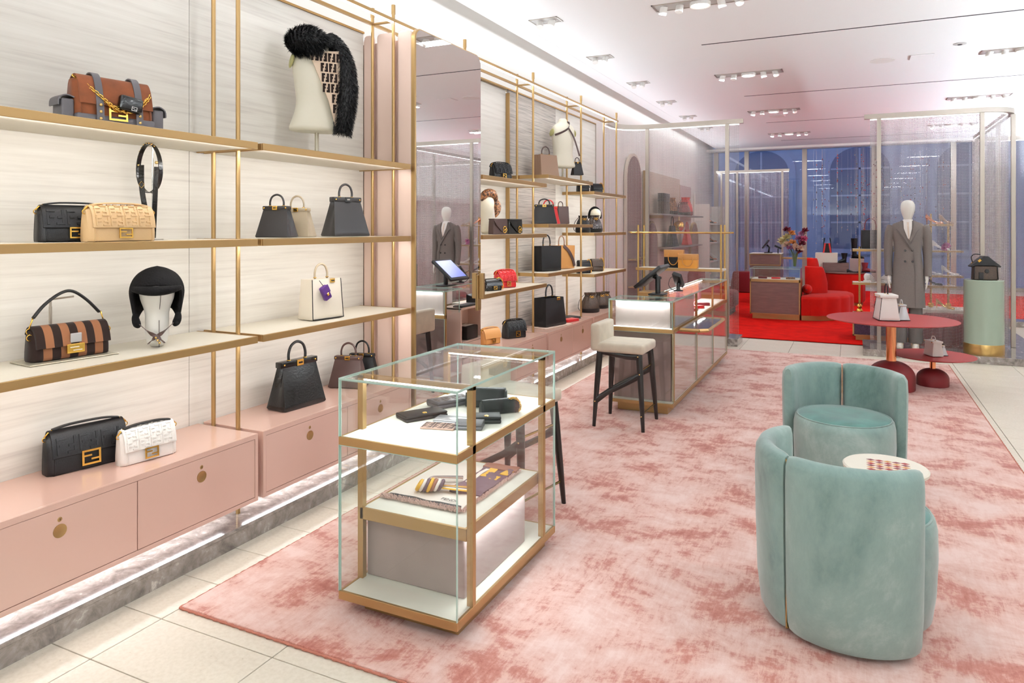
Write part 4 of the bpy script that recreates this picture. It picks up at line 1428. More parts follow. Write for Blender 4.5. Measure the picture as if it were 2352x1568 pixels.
obj('hook_bar', MB().cyl((-.03, .071, .25), (.03, .0, .262), .004, n=8), 'steel', t, smooth=.6)

# head form with sheared fur cap
def head_form(label, loc, rz, mname='head_w', top=.335, rb=.052, seam=True, rad=.078):
    t = thing('head_mannequin', label, 'head form', loc, rz)
    prof = [(.0001, 0), (rb, 0), (rb, top * .38), (rb * .96, top * .46), (rb * 1.12, top * .56), (rad * .93, top * .66), (rad, top * .78), (rad * .93, top * .89), (rad * .62, top * .97), (.0001, top)]
    P = []
    for i in range(len(prof) - 1):
        P.append(prof[i])
    P.append(prof[-1])
    o = obj('head', MB().lathe(P, 32), mname, t, smooth=1.0, sub=1)
    for v in o.data.vertices:
        if v.co.z > top * .5:
            v.co.y *= 1.12
    if seam:
        obj('seam', MB().tube([(0, -rb - .0005, .002), (0, -rb - .0005, top * .38)], .0014, 5).tube(smooth_path([(0, -rb * 1.02, top * .5), (.0, -rad * 1.06, top * .66), (.0, -rad * 1.14, top * .8)], 4), .0014, 5), 'gap', t)
    return t


head_form('white head form wearing a black fur cap on the lower shelf', (-2.955, 2.285, 1.041), math.radians(62))
t = thing('fur_hat', 'black sheared fur cap with ear flaps on the white head form', 'hat', (-2.955, 2.285, 1.041), math.radians(50))
nph, nt = 48, 12
vs, fs = [(0, .005, .372)], []
for i in range(nph):
    ph = 2 * PI * i / nph            # 0 = front (-y)
    c_, s_ = math.cos(ph), math.sin(ph)
    ad = abs(((ph + PI) % (2 * PI)) - PI)
    if ad < 1.15:
        zl = .268 + .022 * math.cos(ad / 1.15 * R90)
    elif ad < 1.9:
        zl = .268 - .150 * math.sin(min(1, (ad - 1.15) / .45) * R90)
    else:
        zl = .118 + .05 * min(1, (ad - 1.9) / .6)
    for k in range(1, nt + 1):
        z = .372 + (zl - .372) * (k / nt)
        q = min(1.0, max(0, (.372 - z) / .118))
        r = math.sqrt(max(0, 1 - (1 - q) ** 2))
        low = max(0, (.25 - z) / .13)
        rx, ry = .112 - .022 * low, .112 - .01 * low
        vs.append((rx * r * s_, .005 - ry * r * c_, z))
for i in range(nph):
    j = (i + 1) % nph
    fs.append((0, 1 + i * nt, 1 + j * nt))
    for k in range(nt - 1):
        fs.append((1 + i * nt + k, 1 + i * nt + k + 1, 1 + j * nt + k + 1, 1 + j * nt + k))
mbc = MB()
mbc._add(vs, fs)
cr = obj('crown', mbc, 'fur_velvet', t, smooth=3.2)
so = cr.modifiers.new('thick', 'SOLIDIFY')
so.thickness = .014
so.offset = 0
sb = cr.modifiers.new('sub', 'SUBSURF')
sb.levels = sb.render_levels = 1
brim = [(.112 * math.sin(a), .004 - (.112 + .04 * math.cos(a)) * math.cos(a), .283 - .012 * math.cos(a)) for a in [-1.15 + 2.3 * i / 16 for i in range(17)]]
obj('visor', MB().tube(brim, [.010 + .012 * math.sin(PI * i / 16) for i in range(17)], 10, flat=.9), 'fur_velvet', t, smooth=3.2)
for sx in (-1, 1):
    obj('ear_flap', MB().tube(smooth_path([(sx * .09, .0, .15), (sx * .089, -.012, .13), (sx * .082, -.026, .112), (sx * .072, -.036, .102)], 3), [.016, .018, .02, .021, .022, .022, .022, .02, .016, .012][:10], 10, flat=.8), 'fur_velvet', t, smooth=3.2)
for sx in (-1, 1):
    P = smooth_path([(sx * .07, -.05, .112), (sx * .03, -.066 - .003 * (sx > 0), .075), (-sx * .012, -.066 - .003 * (sx > 0), .045), (-sx * .034, -.062, .022)], 4)
    st = obj('chin_strap', MB().band(P, (.7, 0, sx * .7), .017, .003), 'leather_brown', t, smooth=.6)
mb = MB()
for k in range(3):
    mb.sphere((-.002 + .0075 * k, -.074, .05 - .012 * k), .006, 8, 6)
obj('strap_studs', mb, 'brass_lt', t, smooth=3.2)

# cabinet top, nearest bay
baguette('large black embossed baguette bag on the nearest pink cabinet', (-3.075, 2.02, .54), math.radians(78), .325, .18, .10, 'leather_k', emboss=3, clasp_w=.235, clasp_h=.36, flapto=.42)
baguette('white embossed baguette bag on the nearest pink cabinet', (-2.922, 2.205, .54), math.radians(81), .255, .15, .08, 'leather_white', sm='leather_k', emboss=4, clasp_w=.24, clasp_h=.32)

# ------------------------------------------------------------------ bay left of the mirror
frame_bag('black top-handle bag with gold lock, leftmost on the middle shelf', (-2.93, 3.03, 1.54), math.radians(14), .205, .175, .13, 'leather_g', hh=.065)
frame_bag('taupe top-handle bag half hidden behind the black one', (-2.955, 3.22, 1.54), math.radians(16), .2, .17, .12, 'leather_taupe', hh=.07)
frame_bag('large charcoal top-handle bag at the right end of the middle shelf', (-2.93, 3.63, 1.54), math.radians(72), .27, .245, .17, 'leather_g', hh=.085, lock='dark', hspan=.17)
t = frame_bag('cream tote bag with black edges and purple charm', (-2.945, 3.415, 1.041), math.radians(82), .25, .245, .135, 'leather_cream', open_top=True, tr=.93, btop=.75, pinch=.04, hh=.085, piping='leather_k', hm='leather_taupe', hspan=.19)
ch = obj('purple_charm', MB(Matrix.Translation((-.04, -.085, .165)) @ Matrix.Rotation(-.5, 4, 'Y')).rbox(-.026, .026, -.015, .015, -.045, .045, .008, 2), 'leather_purple', t, smooth=.8)
obj('charm_flap', MB(Matrix.Translation((-.04, -.085, .165)) @ Matrix.Rotation(-.5, 4, 'Y')).rbox(-.028, .028, -.019, -.012, -.005, .046, .004, 2), 'leather_purple', ch)
obj('charm_clasp', MB(Matrix.Translation((-.04, -.085, .165)) @ Matrix.Rotation(-.5, 4, 'Y')).rbox(-.008, .008, -.023, -.018, -.018, .0, .002, 1), 'gold', ch)
obj('charm_cord', MB().tube([(-.075, -.07, .24), (-.065, -.08, .22), (-.055, -.085, .205)], .002, 5), 'leather_k', ch)
frame_bag('black crackled top-handle bag with gold lock on the pink cabinet', (-2.985, 3.25, .54), math.radians(86), .335, .27, .16, 'leather_patent', hh=.105, hm='leather_k', tr=.80, hspan=.19)
frame_bag('dark brown top-handle bag with gold lock on the pink cabinet', (-3.03, 3.785, .54), math.radians(18), .245, .2, .14, 'leather_brown', hh=.085)
frame_bag('black top-handle bag behind the dark brown one', (-3.06, 3.97, .54), math.radians(18), .23, .185, .13, 'leather_k', hh=.085)

# bust with monogram and black fur stole
t = thing('display_bust', 'cream torso form on a brass stand above the mirror-side bay', 'bust', (-3.0, 3.44, 2.037), math.radians(52))
def torso_mb(sc=1.0):
    rr = []
    for z, a, b, oy in ((.148, .175, .10, .0), (.17, .172, .1, 0), (.26, .135, .092, 0), (.34, .118, .088, 0), (.45, .138, .098, -.008), (.54, .15, .102, -.01), (.62, .152, .085, -.004), (.67, .135, .07, 0), (.70, .07, .055, .005), (.73, .05, .05, .006), (.765, .048, .048, .008)):
        n = 32
        rr.append([(sc * a * math.copysign(abs(math.cos(2 * PI * j / n)) ** .85, math.cos(2 * PI * j / n)), sc * (b * math.copysign(abs(math.sin(2 * PI * j / n)) ** .9, math.sin(2 * PI * j / n)) + oy), sc * z) for j in range(n)])
    return MB().rings(rr)
bod = obj('torso', torso_mb(), 'head_c', t, smooth=1.2, sub=1)
for sx in (-1, 1):
    obj('armhole_cap', MB(Matrix.Translation((sx * .15, 0, .585)) @ Matrix.Rotation(sx * 1.35, 4, 'Y')).sphere((0, 0, 0), (.05, .062, .012), 20, 8), 'olive', bod, smooth=3.2)
obj('stand_pole', MB().cyl((0, 0, 0), (0, 0, .17), .013, n=14), 'acrylic', t, smooth=.6)
obj('stand_foot', MB().lathe([(.0001, 0), (.075, 0), (.075, .006), (.0001, .006)], 32), 'acrylic', t, smooth=.6)


def fur_mb(path, radii, n, length, seed, flat=1.0, thick=.0013):
    """tufts standing out of a soft tube"""
    rnd = random.Random(seed)
    P = [Vector(p) for p in path]
    mb = MB()
    for _ in range(n):
        f = rnd.random() * (len(P) - 1.001)
        i = int(f)
        c = P[i].lerp(P[i + 1], f - i)
        t_ = (P[i + 1] - P[i]).normalized()
        r = radii[i] + (radii[i + 1] - radii[i]) * (f - i)
        u = t_.orthogonal().normalized()
        w_ = t_.cross(u)
        a = rnd.random() * 2 * PI
        nrm = u * math.cos(a) + w_ * math.sin(a)
        base = c + nrm * r * .92
        dirv = (nrm + t_ * (.55 + .5 * rnd.random()) + Vector((rnd.uniform(-.35, .35), rnd.uniform(-.35, .35), rnd.uniform(-.45, .1)))).normalized()
        L_ = length * rnd.uniform(.6, 1.15)
        side = dirv.cross(Vector((rnd.uniform(-1, 1), rnd.uniform(-1, 1), rnd.uniform(-1, 1)))).normalized() * thick
        mid = base + dirv * L_ * .55 + side * .2
        tip = base + dirv * L_ + Vector((0, 0, -L_ * .25))
        mb._add([base - side, base + side, mid + side * .8, mid - side * .8, tip], [(0, 1, 2, 3), (3, 2, 4)])
    return mb


def fur_piece(t, name, path, radii, n, length, seed, material='fur_k'):
    core = obj(name, MB().tube(path, [r * .95 for r in radii], 14), material, t, smooth=3.2)
    f = obj('fur', fur_mb(path, radii, n, length, seed), material, core)
    f['kind'] = 'stuff'
    return core


st = thing('fur_stole', 'black fox stole with brown monogram panel draped on the cream torso', 'scarf', (-3.0, 3.44, 2.037), math.radians(52))
P1 = smooth_path([(-.14, -.015, .655), (-.10, -.07, .69), (-.04, -.10, .69), (.02, -.10, .66)], 5)
fur_piece(st, 'collar', P1, [.055 + .028 * math.sin(PI * min(1, i / (len(P1) - 1) + .12)) for i in range(len(P1))], 7000, .042, 11)
P2 = smooth_path([(.05, -.02, .73), (.11, -.05, .68), (.15, -.075, .58), (.165, -.095, .45), (.16, -.105, .33), (.145, -.11, .22), (.135, -.11, .14)], 5)
fur_piece(st, 'stole_tail', P2, [.036 + .022 * math.sin(PI * (.12 + .8 * i / (len(P2) - 1))) for i in range(len(P2))], 8000, .03, 12)
# monogram panel: tapered strip with raised paired-F rows
pv = [(-.075, -.113, .63), (.105, -.113, .66), (.125, -.113, .40), (.105, -.113, .17)]
pan = obj('monogram_panel', MB().prism([(-.07, .62), (.11, .64), (.13, .4), (.095, .16), (.05, .33)], 'y', -.118, -.108), mat('panel_beige', sr(226, 202, 178), .8), st)
mb = MB()
for r_ in range(7):
    for c_ in range(4):
        z0 = .57 - r_ * .062
        x0 = -.055 + c_ * .05 + r_ * .006
        lim = -.07 + (.62 - z0) * .40
        if x0 < lim - .012 or x0 > .10:
            continue
        for (a, b, c2, e) in ff_rects(x0, z0, .043, .052, .0125):
            mb.box(a, c2, -.1205, -.1175, b, e)
obj('monogram', mb, 'mink_fur_d', pan)

# ------------------------------------------------------------------ bay right of the mirror (C)
baguette('black embossed baguette bag on the upper shelf right of the mirror', (-2.96, 5.90, 2.037), math.radians(70), .23, .15, .1, 'leather_k', emboss=4)
head_form('cream head form with a leopard scarf beside the mirror', (-3.06, 5.80, 1.537), math.radians(60), 'head_c', .36, .06, False)
t = thing('head_scarf', 'knotted leopard-print scarf on the cream head form', 'scarf', (-3.06, 5.80, 1.537), math.radians(60))
M['leopard'] = ramp_mat('leopard_silk', [(0.40, sr(40, 26, 20)), (0.46, sr(58, 36, 26)), (0.5, sr(150, 100, 66)), (0.7, sr(170, 120, 80))], (1, 1, 1), 60, 2, 0.4, 0.5)
obj('wrap', MB().tube(smooth_path([(-.07, -.02, .32), (-.03, -.06, .375), (.04, -.05, .375), (.085, -.01, .34), (.1, .02, .30)], 4), [.03, .034, .036, .037, .038, .038, .038, .038, .038, .037, .036, .036, .036, .036, .035, .034, .03], 10), 'leopard', t, smooth=3.2)
obj('tail', MB().tube(smooth_path([(.095, .0, .31), (.115, -.02, .26), (.1, -.04, .2), (.075, -.05, .155)], 4), [.03, .034, .036, .036, .035, .034, .032, .03, .026, .022, .016, .01, .004], 8, flat=.6), 'leopard', t, smooth=3.2)


def strap_flap(label, loc, rz, bm):
    """small saddle-flap bag with gold monogram buckle"""
    t = thing('saddle_bag', label, 'handbag', loc, rz)
    obj('body', MB().prism([(-.085, 0), (.085, 0), (.075, .135), (-.075, .135)], 'y', -.035, .035), bm, t, bev=.008, seg=3, smooth=.8)
    obj('flap', MB().prism([(-.078, .14), (.078, .14), (.085, .035), (.02, .02), (-.05, .08), (-.08, .12)], 'y', -.048, -.036), bm, t, bev=.003, seg=2, smooth=.7)
    obj('flap_top', MB().rbox(-.078, .078, -.045, .035, .132, .142, .004, 2), bm, t)
    mb = MB()
    mb.torus((.045, -.052, .055), .016, .004, 'y', 14, 5).torus((.045, -.052, .028), .014, .004, 'y', 14, 5).torus((.062, -.052, .042), .010, .003, 'y', 12, 5)
    obj('buckle', mb, 'gold', t, smooth=3.2)
    obj('strap', MB().tube(smooth_path([(.085, 0, .12), (.098, -.02, .06), (.092, -.03, .01)], 4), .005, 6), bm, t, smooth=3.2)
    return t


strap_flap('small brown saddle bag on the middle shelf right of the mirror', (-2.9, 5.72, 1.537), math.radians(70), 'leather_brown')
strap_flap('small black saddle bag next to the brown one', (-2.9, 6.04, 1.537), math.radians(70), 'leather_patent')
baguette('small black bag with gold hardware partly hidden by the mirror handle', (-2.9, 5.60, 1.041), math.radians(66), .19, .10, .1, 'leather_patent', strap='chain_up', clasp_w=.2)
baguette('red embossed baguette bag on the lower shelf', (-2.93, 5.93, 1.041), math.radians(66), .22, .15, .11, 'leather_red', emboss=4, clasp_w=.2, clasp_h=.3)
baguette('camel baguette bag on the pink cabinet beside the mirror', (-2.99, 5.74, .54), math.radians(70), .21, .135, .1, 'leather_camel', clasp_w=.22)
baguette('black embossed flap bag on the pink cabinet right of the mirror', (-2.95, 6.17, .54), math.radians(62), .235, .16, .12, 'leather_k', emboss=4, clasp_w=.22, clasp_h=.34)

# ------------------------------------------------------------------ middle bay (D)
frame_bag('mink brown and blush top-handle bag on the top shelf', (-2.97, 7.0, 2.133), math.radians(66), .27, .24, .16, 'leather_mink', open_top=True, tr=.92, btop=.6, pinch=.06, hh=.085, hm='leather_brown', lock=None)
t = thing('display_bust', 'cream torso form wearing a bag strap on the top shelf', 'bust', (-2.97, 7.50, 2.133), math.radians(48))
bod = obj('torso', MB(), 'head_c', t) if False else obj('torso', torso_mb(.92), 'head_c', t, smooth=1.2, sub=1)
for sx in (-1, 1):
    obj('armhole_cap', MB(Matrix.Translation((sx * .138, 0, .538)) @ Matrix.Rotation(sx * 1.35, 4, 'Y')).sphere((0, 0, 0), (.045, .056, .011), 20, 8), 'olive', bod, smooth=3.2)
obj('stand_pole', MB().cyl((0, 0, 0), (0, 0, .16), .012, n=14), 'acrylic', t, smooth=.6)
obj('stand_foot', MB().lathe([(.0001, 0), (.07, 0), (.07, .006), (.0001, .006)], 32), 'acrylic', t, smooth=.6)
t = thing('bag_strap', 'dark leather body strap crossing the cream torso form', 'strap', (-2.97, 7.50, 2.133), math.radians(48))
obj('band', MB().band(smooth_path([(-.135, -.075, .50), (-.06, -.105, .53), (.02, -.1, .58), (.05, -.06, .645), (.02, .0, .66)], 5), (0, -.3, 1), .022, .004), 'leather_brown', t, smooth=.6)
obj('band', MB().band(smooth_path([(.02, -.1, .58), (.07, -.11, .5), (.11, -.115, .4), (.15, -.12, .27)], 5), (1, -.3, .4), .018, .004), 'leather_brown', t, smooth=.6)
frame_bag('tiny black top-handle bag hanging beside the torso form', (-2.835, 7.60, 2.19), math.radians(48), .13, .15, .09, 'leather_k', hh=.05)
frame_bag('black top-handle bag with gold lock in front of a red one', (-2.93, 6.87, 1.634), math.radians(28), .27, .2, .12, 'leather_k', hh=.06)
frame_bag('bright red top-handle bag behind the black one', (-2.955, 7.045, 1.634), math.radians(28), .25, .185, .1, 'leather_red', hh=.07)
frame_bag('dark wine open bag standing upright on the middle shelf', (-2.95, 7.38, 1.634), math.radians(66), .17, .2, .12, 'leather_brown', open_top=True, tr=.95, btop=.8, pinch=.05, hh=.05, lock=None)
frame_bag('tall black tote bag on the lower shelf of the middle bay', (-2.95, 6.98, 1.137), math.radians(66), .29, .265, .16, 'leather_k', open_top=True, tr=1.04, btop=.95, pinch=.03, hh=.11, hspan=.17, lock=None)
t = frame_bag('caramel tote bag with monogram strap beside the black tote', (-2.95, 7.41, 1.137), math.radians(66), .27, .26, .15, 'leather_camel', open_top=True, tr=1.08, btop=.95, pinch=.03, hh=.10, hspan=.16, lock=None, hm='leather_mink')
obj('wide_strap', MB().band(smooth_path([(-.04, -.075, .26), (.03, -.085, .2), (.09, -.088, .11), (.12, -.085, .03)], 5), (.7, 0, .7), .036, .004), 'leather_brown', t, smooth=.6)
t = thing('acrylic_tray', 'thin ivory display plate under the tall black tote', 'tray', (-2.94, 7.05, .54), math.radians(78))
obj('plate', MB().rbox(-.26, .26, -.12, .12, 0, .008, .002, 1), 'pink_side', t)
obj('plate_rim', MB().tube([(-.26, -.12, .005), (.26, -.12, .005), (.26, .12, .005), (-.26, .12, .005)], .003, 5, closed=True), 'acrylic', t)
frame_bag('tall black tote with gold lock on the pink cabinet', (-2.95, 7.05, .549), math.radians(76), .38, .30, .2, 'leather_k', open_top=True, tr=.88, btop=.75, pinch=.05, hh=.125, hspan=.15)


def clutch(label, loc, rz, w, d, h, bm, fold=True, button=None, name='wallet'):
    t = thing(name, label, 'wallet', loc, rz)
    b = obj('body', MB().rbox(-w / 2, w / 2, -d / 2, d / 2, 0, h * .55, h * .22, 2), bm, t, smooth=.8)
    obj('flap', MB().rbox(-w / 2 * .99, w / 2 * .99, -d / 2 * .96, d / 2, h * .56, h, h * .16, 2), bm, t, smooth=.8)
    obj('spine', MB().tube([(-w / 2 * .98, d / 2 - h * .1, h * .5), (w / 2 * .98, d / 2 - h * .1, h * .5)], h * .48, 10), bm, t, smooth=3.2)
    if button:
        obj('snap', MB().lathe([(.0001, .004), (.009, .003), (.011, 0), (.0001, 0)], 16, (0, -d * .22, h)), button, t, smooth=.6)
    return t


clutch('flat black clutch lying on the pink cabinet under the wood shelf', (-2.98, 7.70, .54), math.radians(70), .26, .17, .026, 'leather_k', name='clutch_bag')
clutch('red flat wallet lying beside the black clutch', (-2.885, 7.50, .54), math.radians(72), .21, .11, .03, 'leather_red')

# ------------------------------------------------------------------ last bay (E)
baguette('black mini flap bag with grey chain on the last upper shelf', (-2.96, 8.13, 2.028), math.radians(50), .15, .125, .09, 'leather_k', strap='chain_up', metal='chrome', clasp=False)
baguette('navy mini flap bag with gold chain on the last upper shelf', (-2.94, 8.58, 2.028), math.radians(50), .15, .12, .09, 'leather_k', strap='chain_up', clasp=False)
M['monobrown'] = mat('monogram_brown', sr(72, 52, 38), .5, var=.6, vscale=55)
M['croc'] = mat('croc_dark', sr(56, 40, 38), .22, coat=.4, var=.5, vscale=40, bump=.4, bscale=60)
bucket_bag('black drawstring bag with gold rings on the middle shelf', (-2.95, 7.93 + .18, 1.537), math.radians(45), .088, .205, 'leather_k')
bucket_bag('dark croc drawstring bag next to the headband form', (-2.94, 8.50, 1.537), math.radians(45), .1, .215, 'croc')
head_form('cream head form wearing a black padded headband', (-3.03, 8.78, 1.537), math.radians(50), 'head_c', .31, .05, False)
t = thing('headband', 'black padded headband on the cream head form', 'headband', (-3.03, 8.78, 1.537), math.radians(50))
obj('band', MB().tube([(.088 * math.cos(a), .0, .20 + .115 * math.sin(a)) for a in [-.2 + (PI + .4) * i / 20 for i in range(21)]], [.012 + .009 * math.sin(PI * i / 20) for i in range(21)], 10), 'fur_velvet', t, smooth=3.2)
baguette('black box bag with gold chain on the last lower shelf', (-2.95, 8.13, 1.045), math.radians(48), .17, .15, .09, 'leather_k', strap='chain_up', clasp=False)
baguette('dark woven box bag with pale chain edge on the last lower shelf', (-2.94, 8.57, 1.045), math.radians(48), .17, .15, .1, 'monobrown', bm if False else 'monobrown', strap='chain_up', clasp=False)
bucket_bag('brown monogram drawstring bag with gold bow on the far cabinet', (-2.97, 8.42, .54), math.radians(45), .115, .245, 'monobrown')
bucket_bag('black and brown drawstring bag, middle of three on the far cabinet', (-2.99, 8.90, .54), math.radians(45), .1, .21, 'monobrown')
bucket_bag('small drawstring bag with wide black strap at the cabinet end', (-3.0, 9.13, .54), math.radians(45), .09, .2, 'monobrown')

# ------------------------------------------------------------------ rack behind the counter
def boxy(label, loc, rz, w, h, d, bm, flapm, hm):
    t = thing('boxy_tote', label, 'handbag', loc, rz)
    obj('body', MB().rbox(-w / 2, w / 2, -d / 2, d / 2, 0, h, .008, 2), bm, t, smooth=.8)
    obj('upper_panel', MB().rbox(-w / 2 - .002, w / 2 + .002, -d / 2 - .004, d / 2 + .004, h * .6, h * 1.01, .006, 2), flapm, t, smooth=.8)
    P = smooth_path([(-w * .25, -d / 2 - .006, h * .85), (-w * .25, -d / 2 - .012, h * .45), (-w * .1, -d / 2 - .014, h * .2), (w * .1, -d / 2 - .014, h * .2), (w * .25, -d / 2 - .012, h * .45), (w * .25, -d / 2 - .006, h * .85)], 4)
    obj('handle', MB().tube(P, .005, 8), hm, t, smooth=3.2)
    mb = MB()
    for x in (-.42, -.25, .25, .42):
        mb.sphere((x * w, -d / 2 - .006, h * .72), .005, 8, 6)
    obj('stud', mb, 'gold', t, smooth=3.2)
    return t


boxy('black and caramel boxy tote on the brass rack', (-2.15, 9.45, 1.064), math.radians(0), .25, .235, .1, 'leather_k', 'leather_camel', 'leather_amber')
boxy('amber boxy handbag at the front of the brass rack', (-1.945, 9.36, 1.064), math.radians(0), .25, .185, .1, 'leather_amber', 'leather_camel', 'leather_camel')

# ------------------------------------------------------------------ inside the near display case
ZD = .013 + .7225
clutch('long black envelope wallet with gold snap in the glass case', (-1.77, 2.735, ZD), math.radians(60), .21, .105, .026, 'leather_k', button='gold')
t = clutch('brown monogram and grey wallet standing open at the back', (-1.77, 2.985, ZD), math.radians(62), .2, .1, .034, 'leather_grey', button=None)
mb = MB()
for k in range(3):
    for (a, b, c2, e) in ff_rects(-.085 + .058 * k, -.04, .05, .06, .0085):
        mb.box(a, c2, b, e, .034, .0348)
obj('monogram', mb, 'monobrown', t)
t = thing('card_holder', 'flat brown card holder with monogram at the front of the case', 'wallet', (-1.615, 2.632, ZD), math.radians(14))
obj('body', MB().rbox(-.075, .075, -.045, .045, 0, .008, .003, 2), mat('taupe_canvas', sr(160, 132, 118), .7), t)
mb = MB()
for k in range(3):
    for r_ in range(2):
        for (a, b, c2, e) in ff_rects(-.07 + .048 * k, -.041 + .042 * r_, .042, .037, .0065):
            mb.box(a, c2, b, e, .008, .0088)
obj('monogram', mb, mat('dark_canvas', sr(84, 66, 62), .7), t)
clutch('pale grey flat wallet in the middle of the case', (-1.615, 2.735, ZD), math.radians(8), .15, .085, .014, 'silver_l')
clutch('folded silver and black wallet against the brass post', (-1.49, 2.675, ZD), math.radians(20), .12, .08, .03, 'leather_grey', button='gold')
clutch('small black folded wallet with gold clasp in the case', (-1.475, 2.80, ZD), math.radians(30), .13, .09, .03, 'leather_k', button='gold')
baguette('black chain wallet bag standing at the back of the case', (-1.60, 3.04, ZD), math.radians(20), .2, .085, .075, 'leather_k', strap='none', clasp=False, name='chain_wallet')
baguette('black mini bag with gold chain strap at the right of the case', (-1.49, 2.96, ZD), math.radians(48), .19, .06, .06, 'leather_k', strap='chain_up', clasp=False, name='chain_wallet')

# folded silk scarf
ZS = .013 + .388
t = thing('silk_scarf', 'folded silk scarf with pink frayed border, black stripe and purple print', 'scarf', (-1.675, 2.88, ZS), 0)
def sheet(name, x0, x1, y0, y1, z, material, par, amp=.003, seed=1, th=.006):
    rnd = random.Random(seed)
    nx, ny = 14, 14
    ph = [rnd.random() * 6 for _ in range(4)]
    top, bot = [], []
    for j in range(ny + 1):
        for i in range(nx + 1):
            x, y = x0 + (x1 - x0) * i / nx, y0 + (y1 - y0) * j / ny
            dz = amp * (math.sin(x * 30 + ph[0]) * math.cos(y * 24 + ph[1]) + .6 * math.sin(x * 55 + y * 40 + ph[2]))
            sx = .004 * math.sin(y * 40 + ph[3])
            top.append((x + sx, y, z + th + dz + amp))
            bot.append((x + sx, y, z))
    n = nx + 1
    fs = []
    N = len(top)
    for j in range(ny):
        for i in range(nx):
            a = j * n + i
            fs.append((a, a + 1, a + n + 1, a + n))
            fs.append((N + a, N + a + n, N + a + n + 1, N + a + 1))
    rim = [i for i in range(n)] + [j * n + nx for j in range(1, ny + 1)] + [ny * n + i for i in range(nx - 1, -1, -1)] + [j * n for j in range(ny - 1, 0, -1)]
    for a, b in zip(rim, rim[1:] + rim[:1]):
        fs.append((a, N + a, N + b, b))
    mb = MB()
    mb._add(top + bot, fs)
    return obj(name, mb, material, par, smooth=.9)
M['silk_cream'] = mat('silk_cream', sr(238, 224, 212), .5)
M['silk_black'] = mat('silk_black', sr(46, 40, 44), .5)
M['silk_purple'] = mat('silk_purple', sr(112, 84, 96), .5)
M['silk_yellow'] = mat('silk_yellow', sr(236, 180, 60), .5)
M['silk_brown'] = mat('silk_brown', sr(160, 104, 84), .5)
M['silk_pink'] = mat('silk_pink', sr(226, 192, 180), .8, bump=.6, bscale=80)
sheet('field', -.20, .18, -.27, .25, 0, 'silk_cream', t, seed=2)
sheet('black_stripe', -.195, .17, -.288, -.25, .004, 'silk_black', t, .002, 3)
sheet('purple_print', .03, .19, -.12, .27, .006, 'silk_purple', t, .003, 4)
sheet('brown_border', .02, .2, .22, .285, .010, 'silk_brown', t, .002, 5)
for k, (x0, x1, y0, y1) in enumerate(((.07, .11, .10, .24), (.13, .17, .08, .13), (.15, .19, .16, .22))):
    sheet('yellow_shape', x0, x1, y0, y1, .012, 'silk_yellow', t, .001, 6 + k, .004)
sheet('white_ribbon', .05, .07, .0, .2, .013, 'silk_cream', t, .001, 9, .004)
fr = MB()
rnd = random.Random(4)
for i in range(900):
    x = -.215 + .40 * rnd.random()
    y = -.30 + .03 * rnd.random()
    fr.tube([(x, y, .004), (x + rnd.uniform(-.008, .008), y - .004, .012 + rnd.random() * .008), (x + rnd.uniform(-.014, .014), y - .012 * rnd.random(), .006)], [.0016, .0012, .0004], 4)
for i in range(700):
    y = -.29 + .56 * rnd.random()
    x = .185 + .02 * rnd.random()
    fr.tube([(x, y, .004), (x + .004, y + rnd.uniform(-.008, .008), .013), (x + .012 * rnd.random(), y + rnd.uniform(-.012, .012), .006)], [.0016, .0012, .0004], 4)
obj('frayed_border', fr, 'silk_pink', t)['kind'] = 'stuff'
tw = thing('twilly_scarf', 'knotted narrow scarf in yellow, purple and white stripes', 'scarf', (-1.71, 2.72, ZS + .016), math.radians(25))
cols = ['silk_yellow', 'silk_cream', 'silk_purple', 'silk_yellow', 'silk_brown', 'silk_cream', 'silk_purple']
for k in range(7):
    a0 = -.055 + .016 * k
    ring = [(a0 + .012 * math.cos(2 * PI * i / 14), .030 * math.sin(2 * PI * i / 14) * (1 - .08 * abs(k - 3)), .024 + .023 * math.cos(2 * PI * i / 14) * (1 - .08 * abs(k - 3))) for i in range(14)]
    obj('knot_fold', MB().tube(ring, .0085, 7, closed=True), cols[k], tw, smooth=3.2)
for k in range(5):
    P = smooth_path([(.04, -.016 + .008 * k, .018), (.10, -.02 + .011 * k, .012), (.17, -.03 + .014 * k, .008)], 4)
    obj('tail_stripe', MB().band(P, (0, 1, 0), .011, .004), cols[k], tw)
for k in range(4):
    P = smooth_path([(-.03, .02 + .008 * k, .02), (-.01, .07 + .006 * k, .026), (.04, .10 + .01 * k, .014), (.13, .11 + .012 * k, .008)], 4)
    obj('tail_stripe', MB().band(P, (0, .3, 1), .012, .004), ['silk_cream', 'silk_brown', 'silk_cream', 'silk_purple'][k], tw)


def text(name, s, size, m, material, par, extrude=.0004):
    c = bpy.data.curves.new(name, 'FONT')
    c.body = s
    c.size = size
    c.extrude = extrude
    c.align_x = 'CENTER'
    o = bpy.data.objects.new(name, c)
    COL.objects.link(o)
    c.materials.append(M[material])
    dg = bpy.context.evaluated_depsgraph_get()
    me = bpy.data.meshes.new_from_object(o.evaluated_get(dg))
    bpy.data.objects.remove(o)
    o = bpy.data.objects.new(name, me)
    COL.objects.link(o)
    o.parent = par
    o.matrix_local = m
    return o


text('lettering', 'FENDI', .028, Matrix.Translation((.095, -.235, .0185)) @ Matrix.Rotation(0, 4, 'Z'), 'silk_black', t)

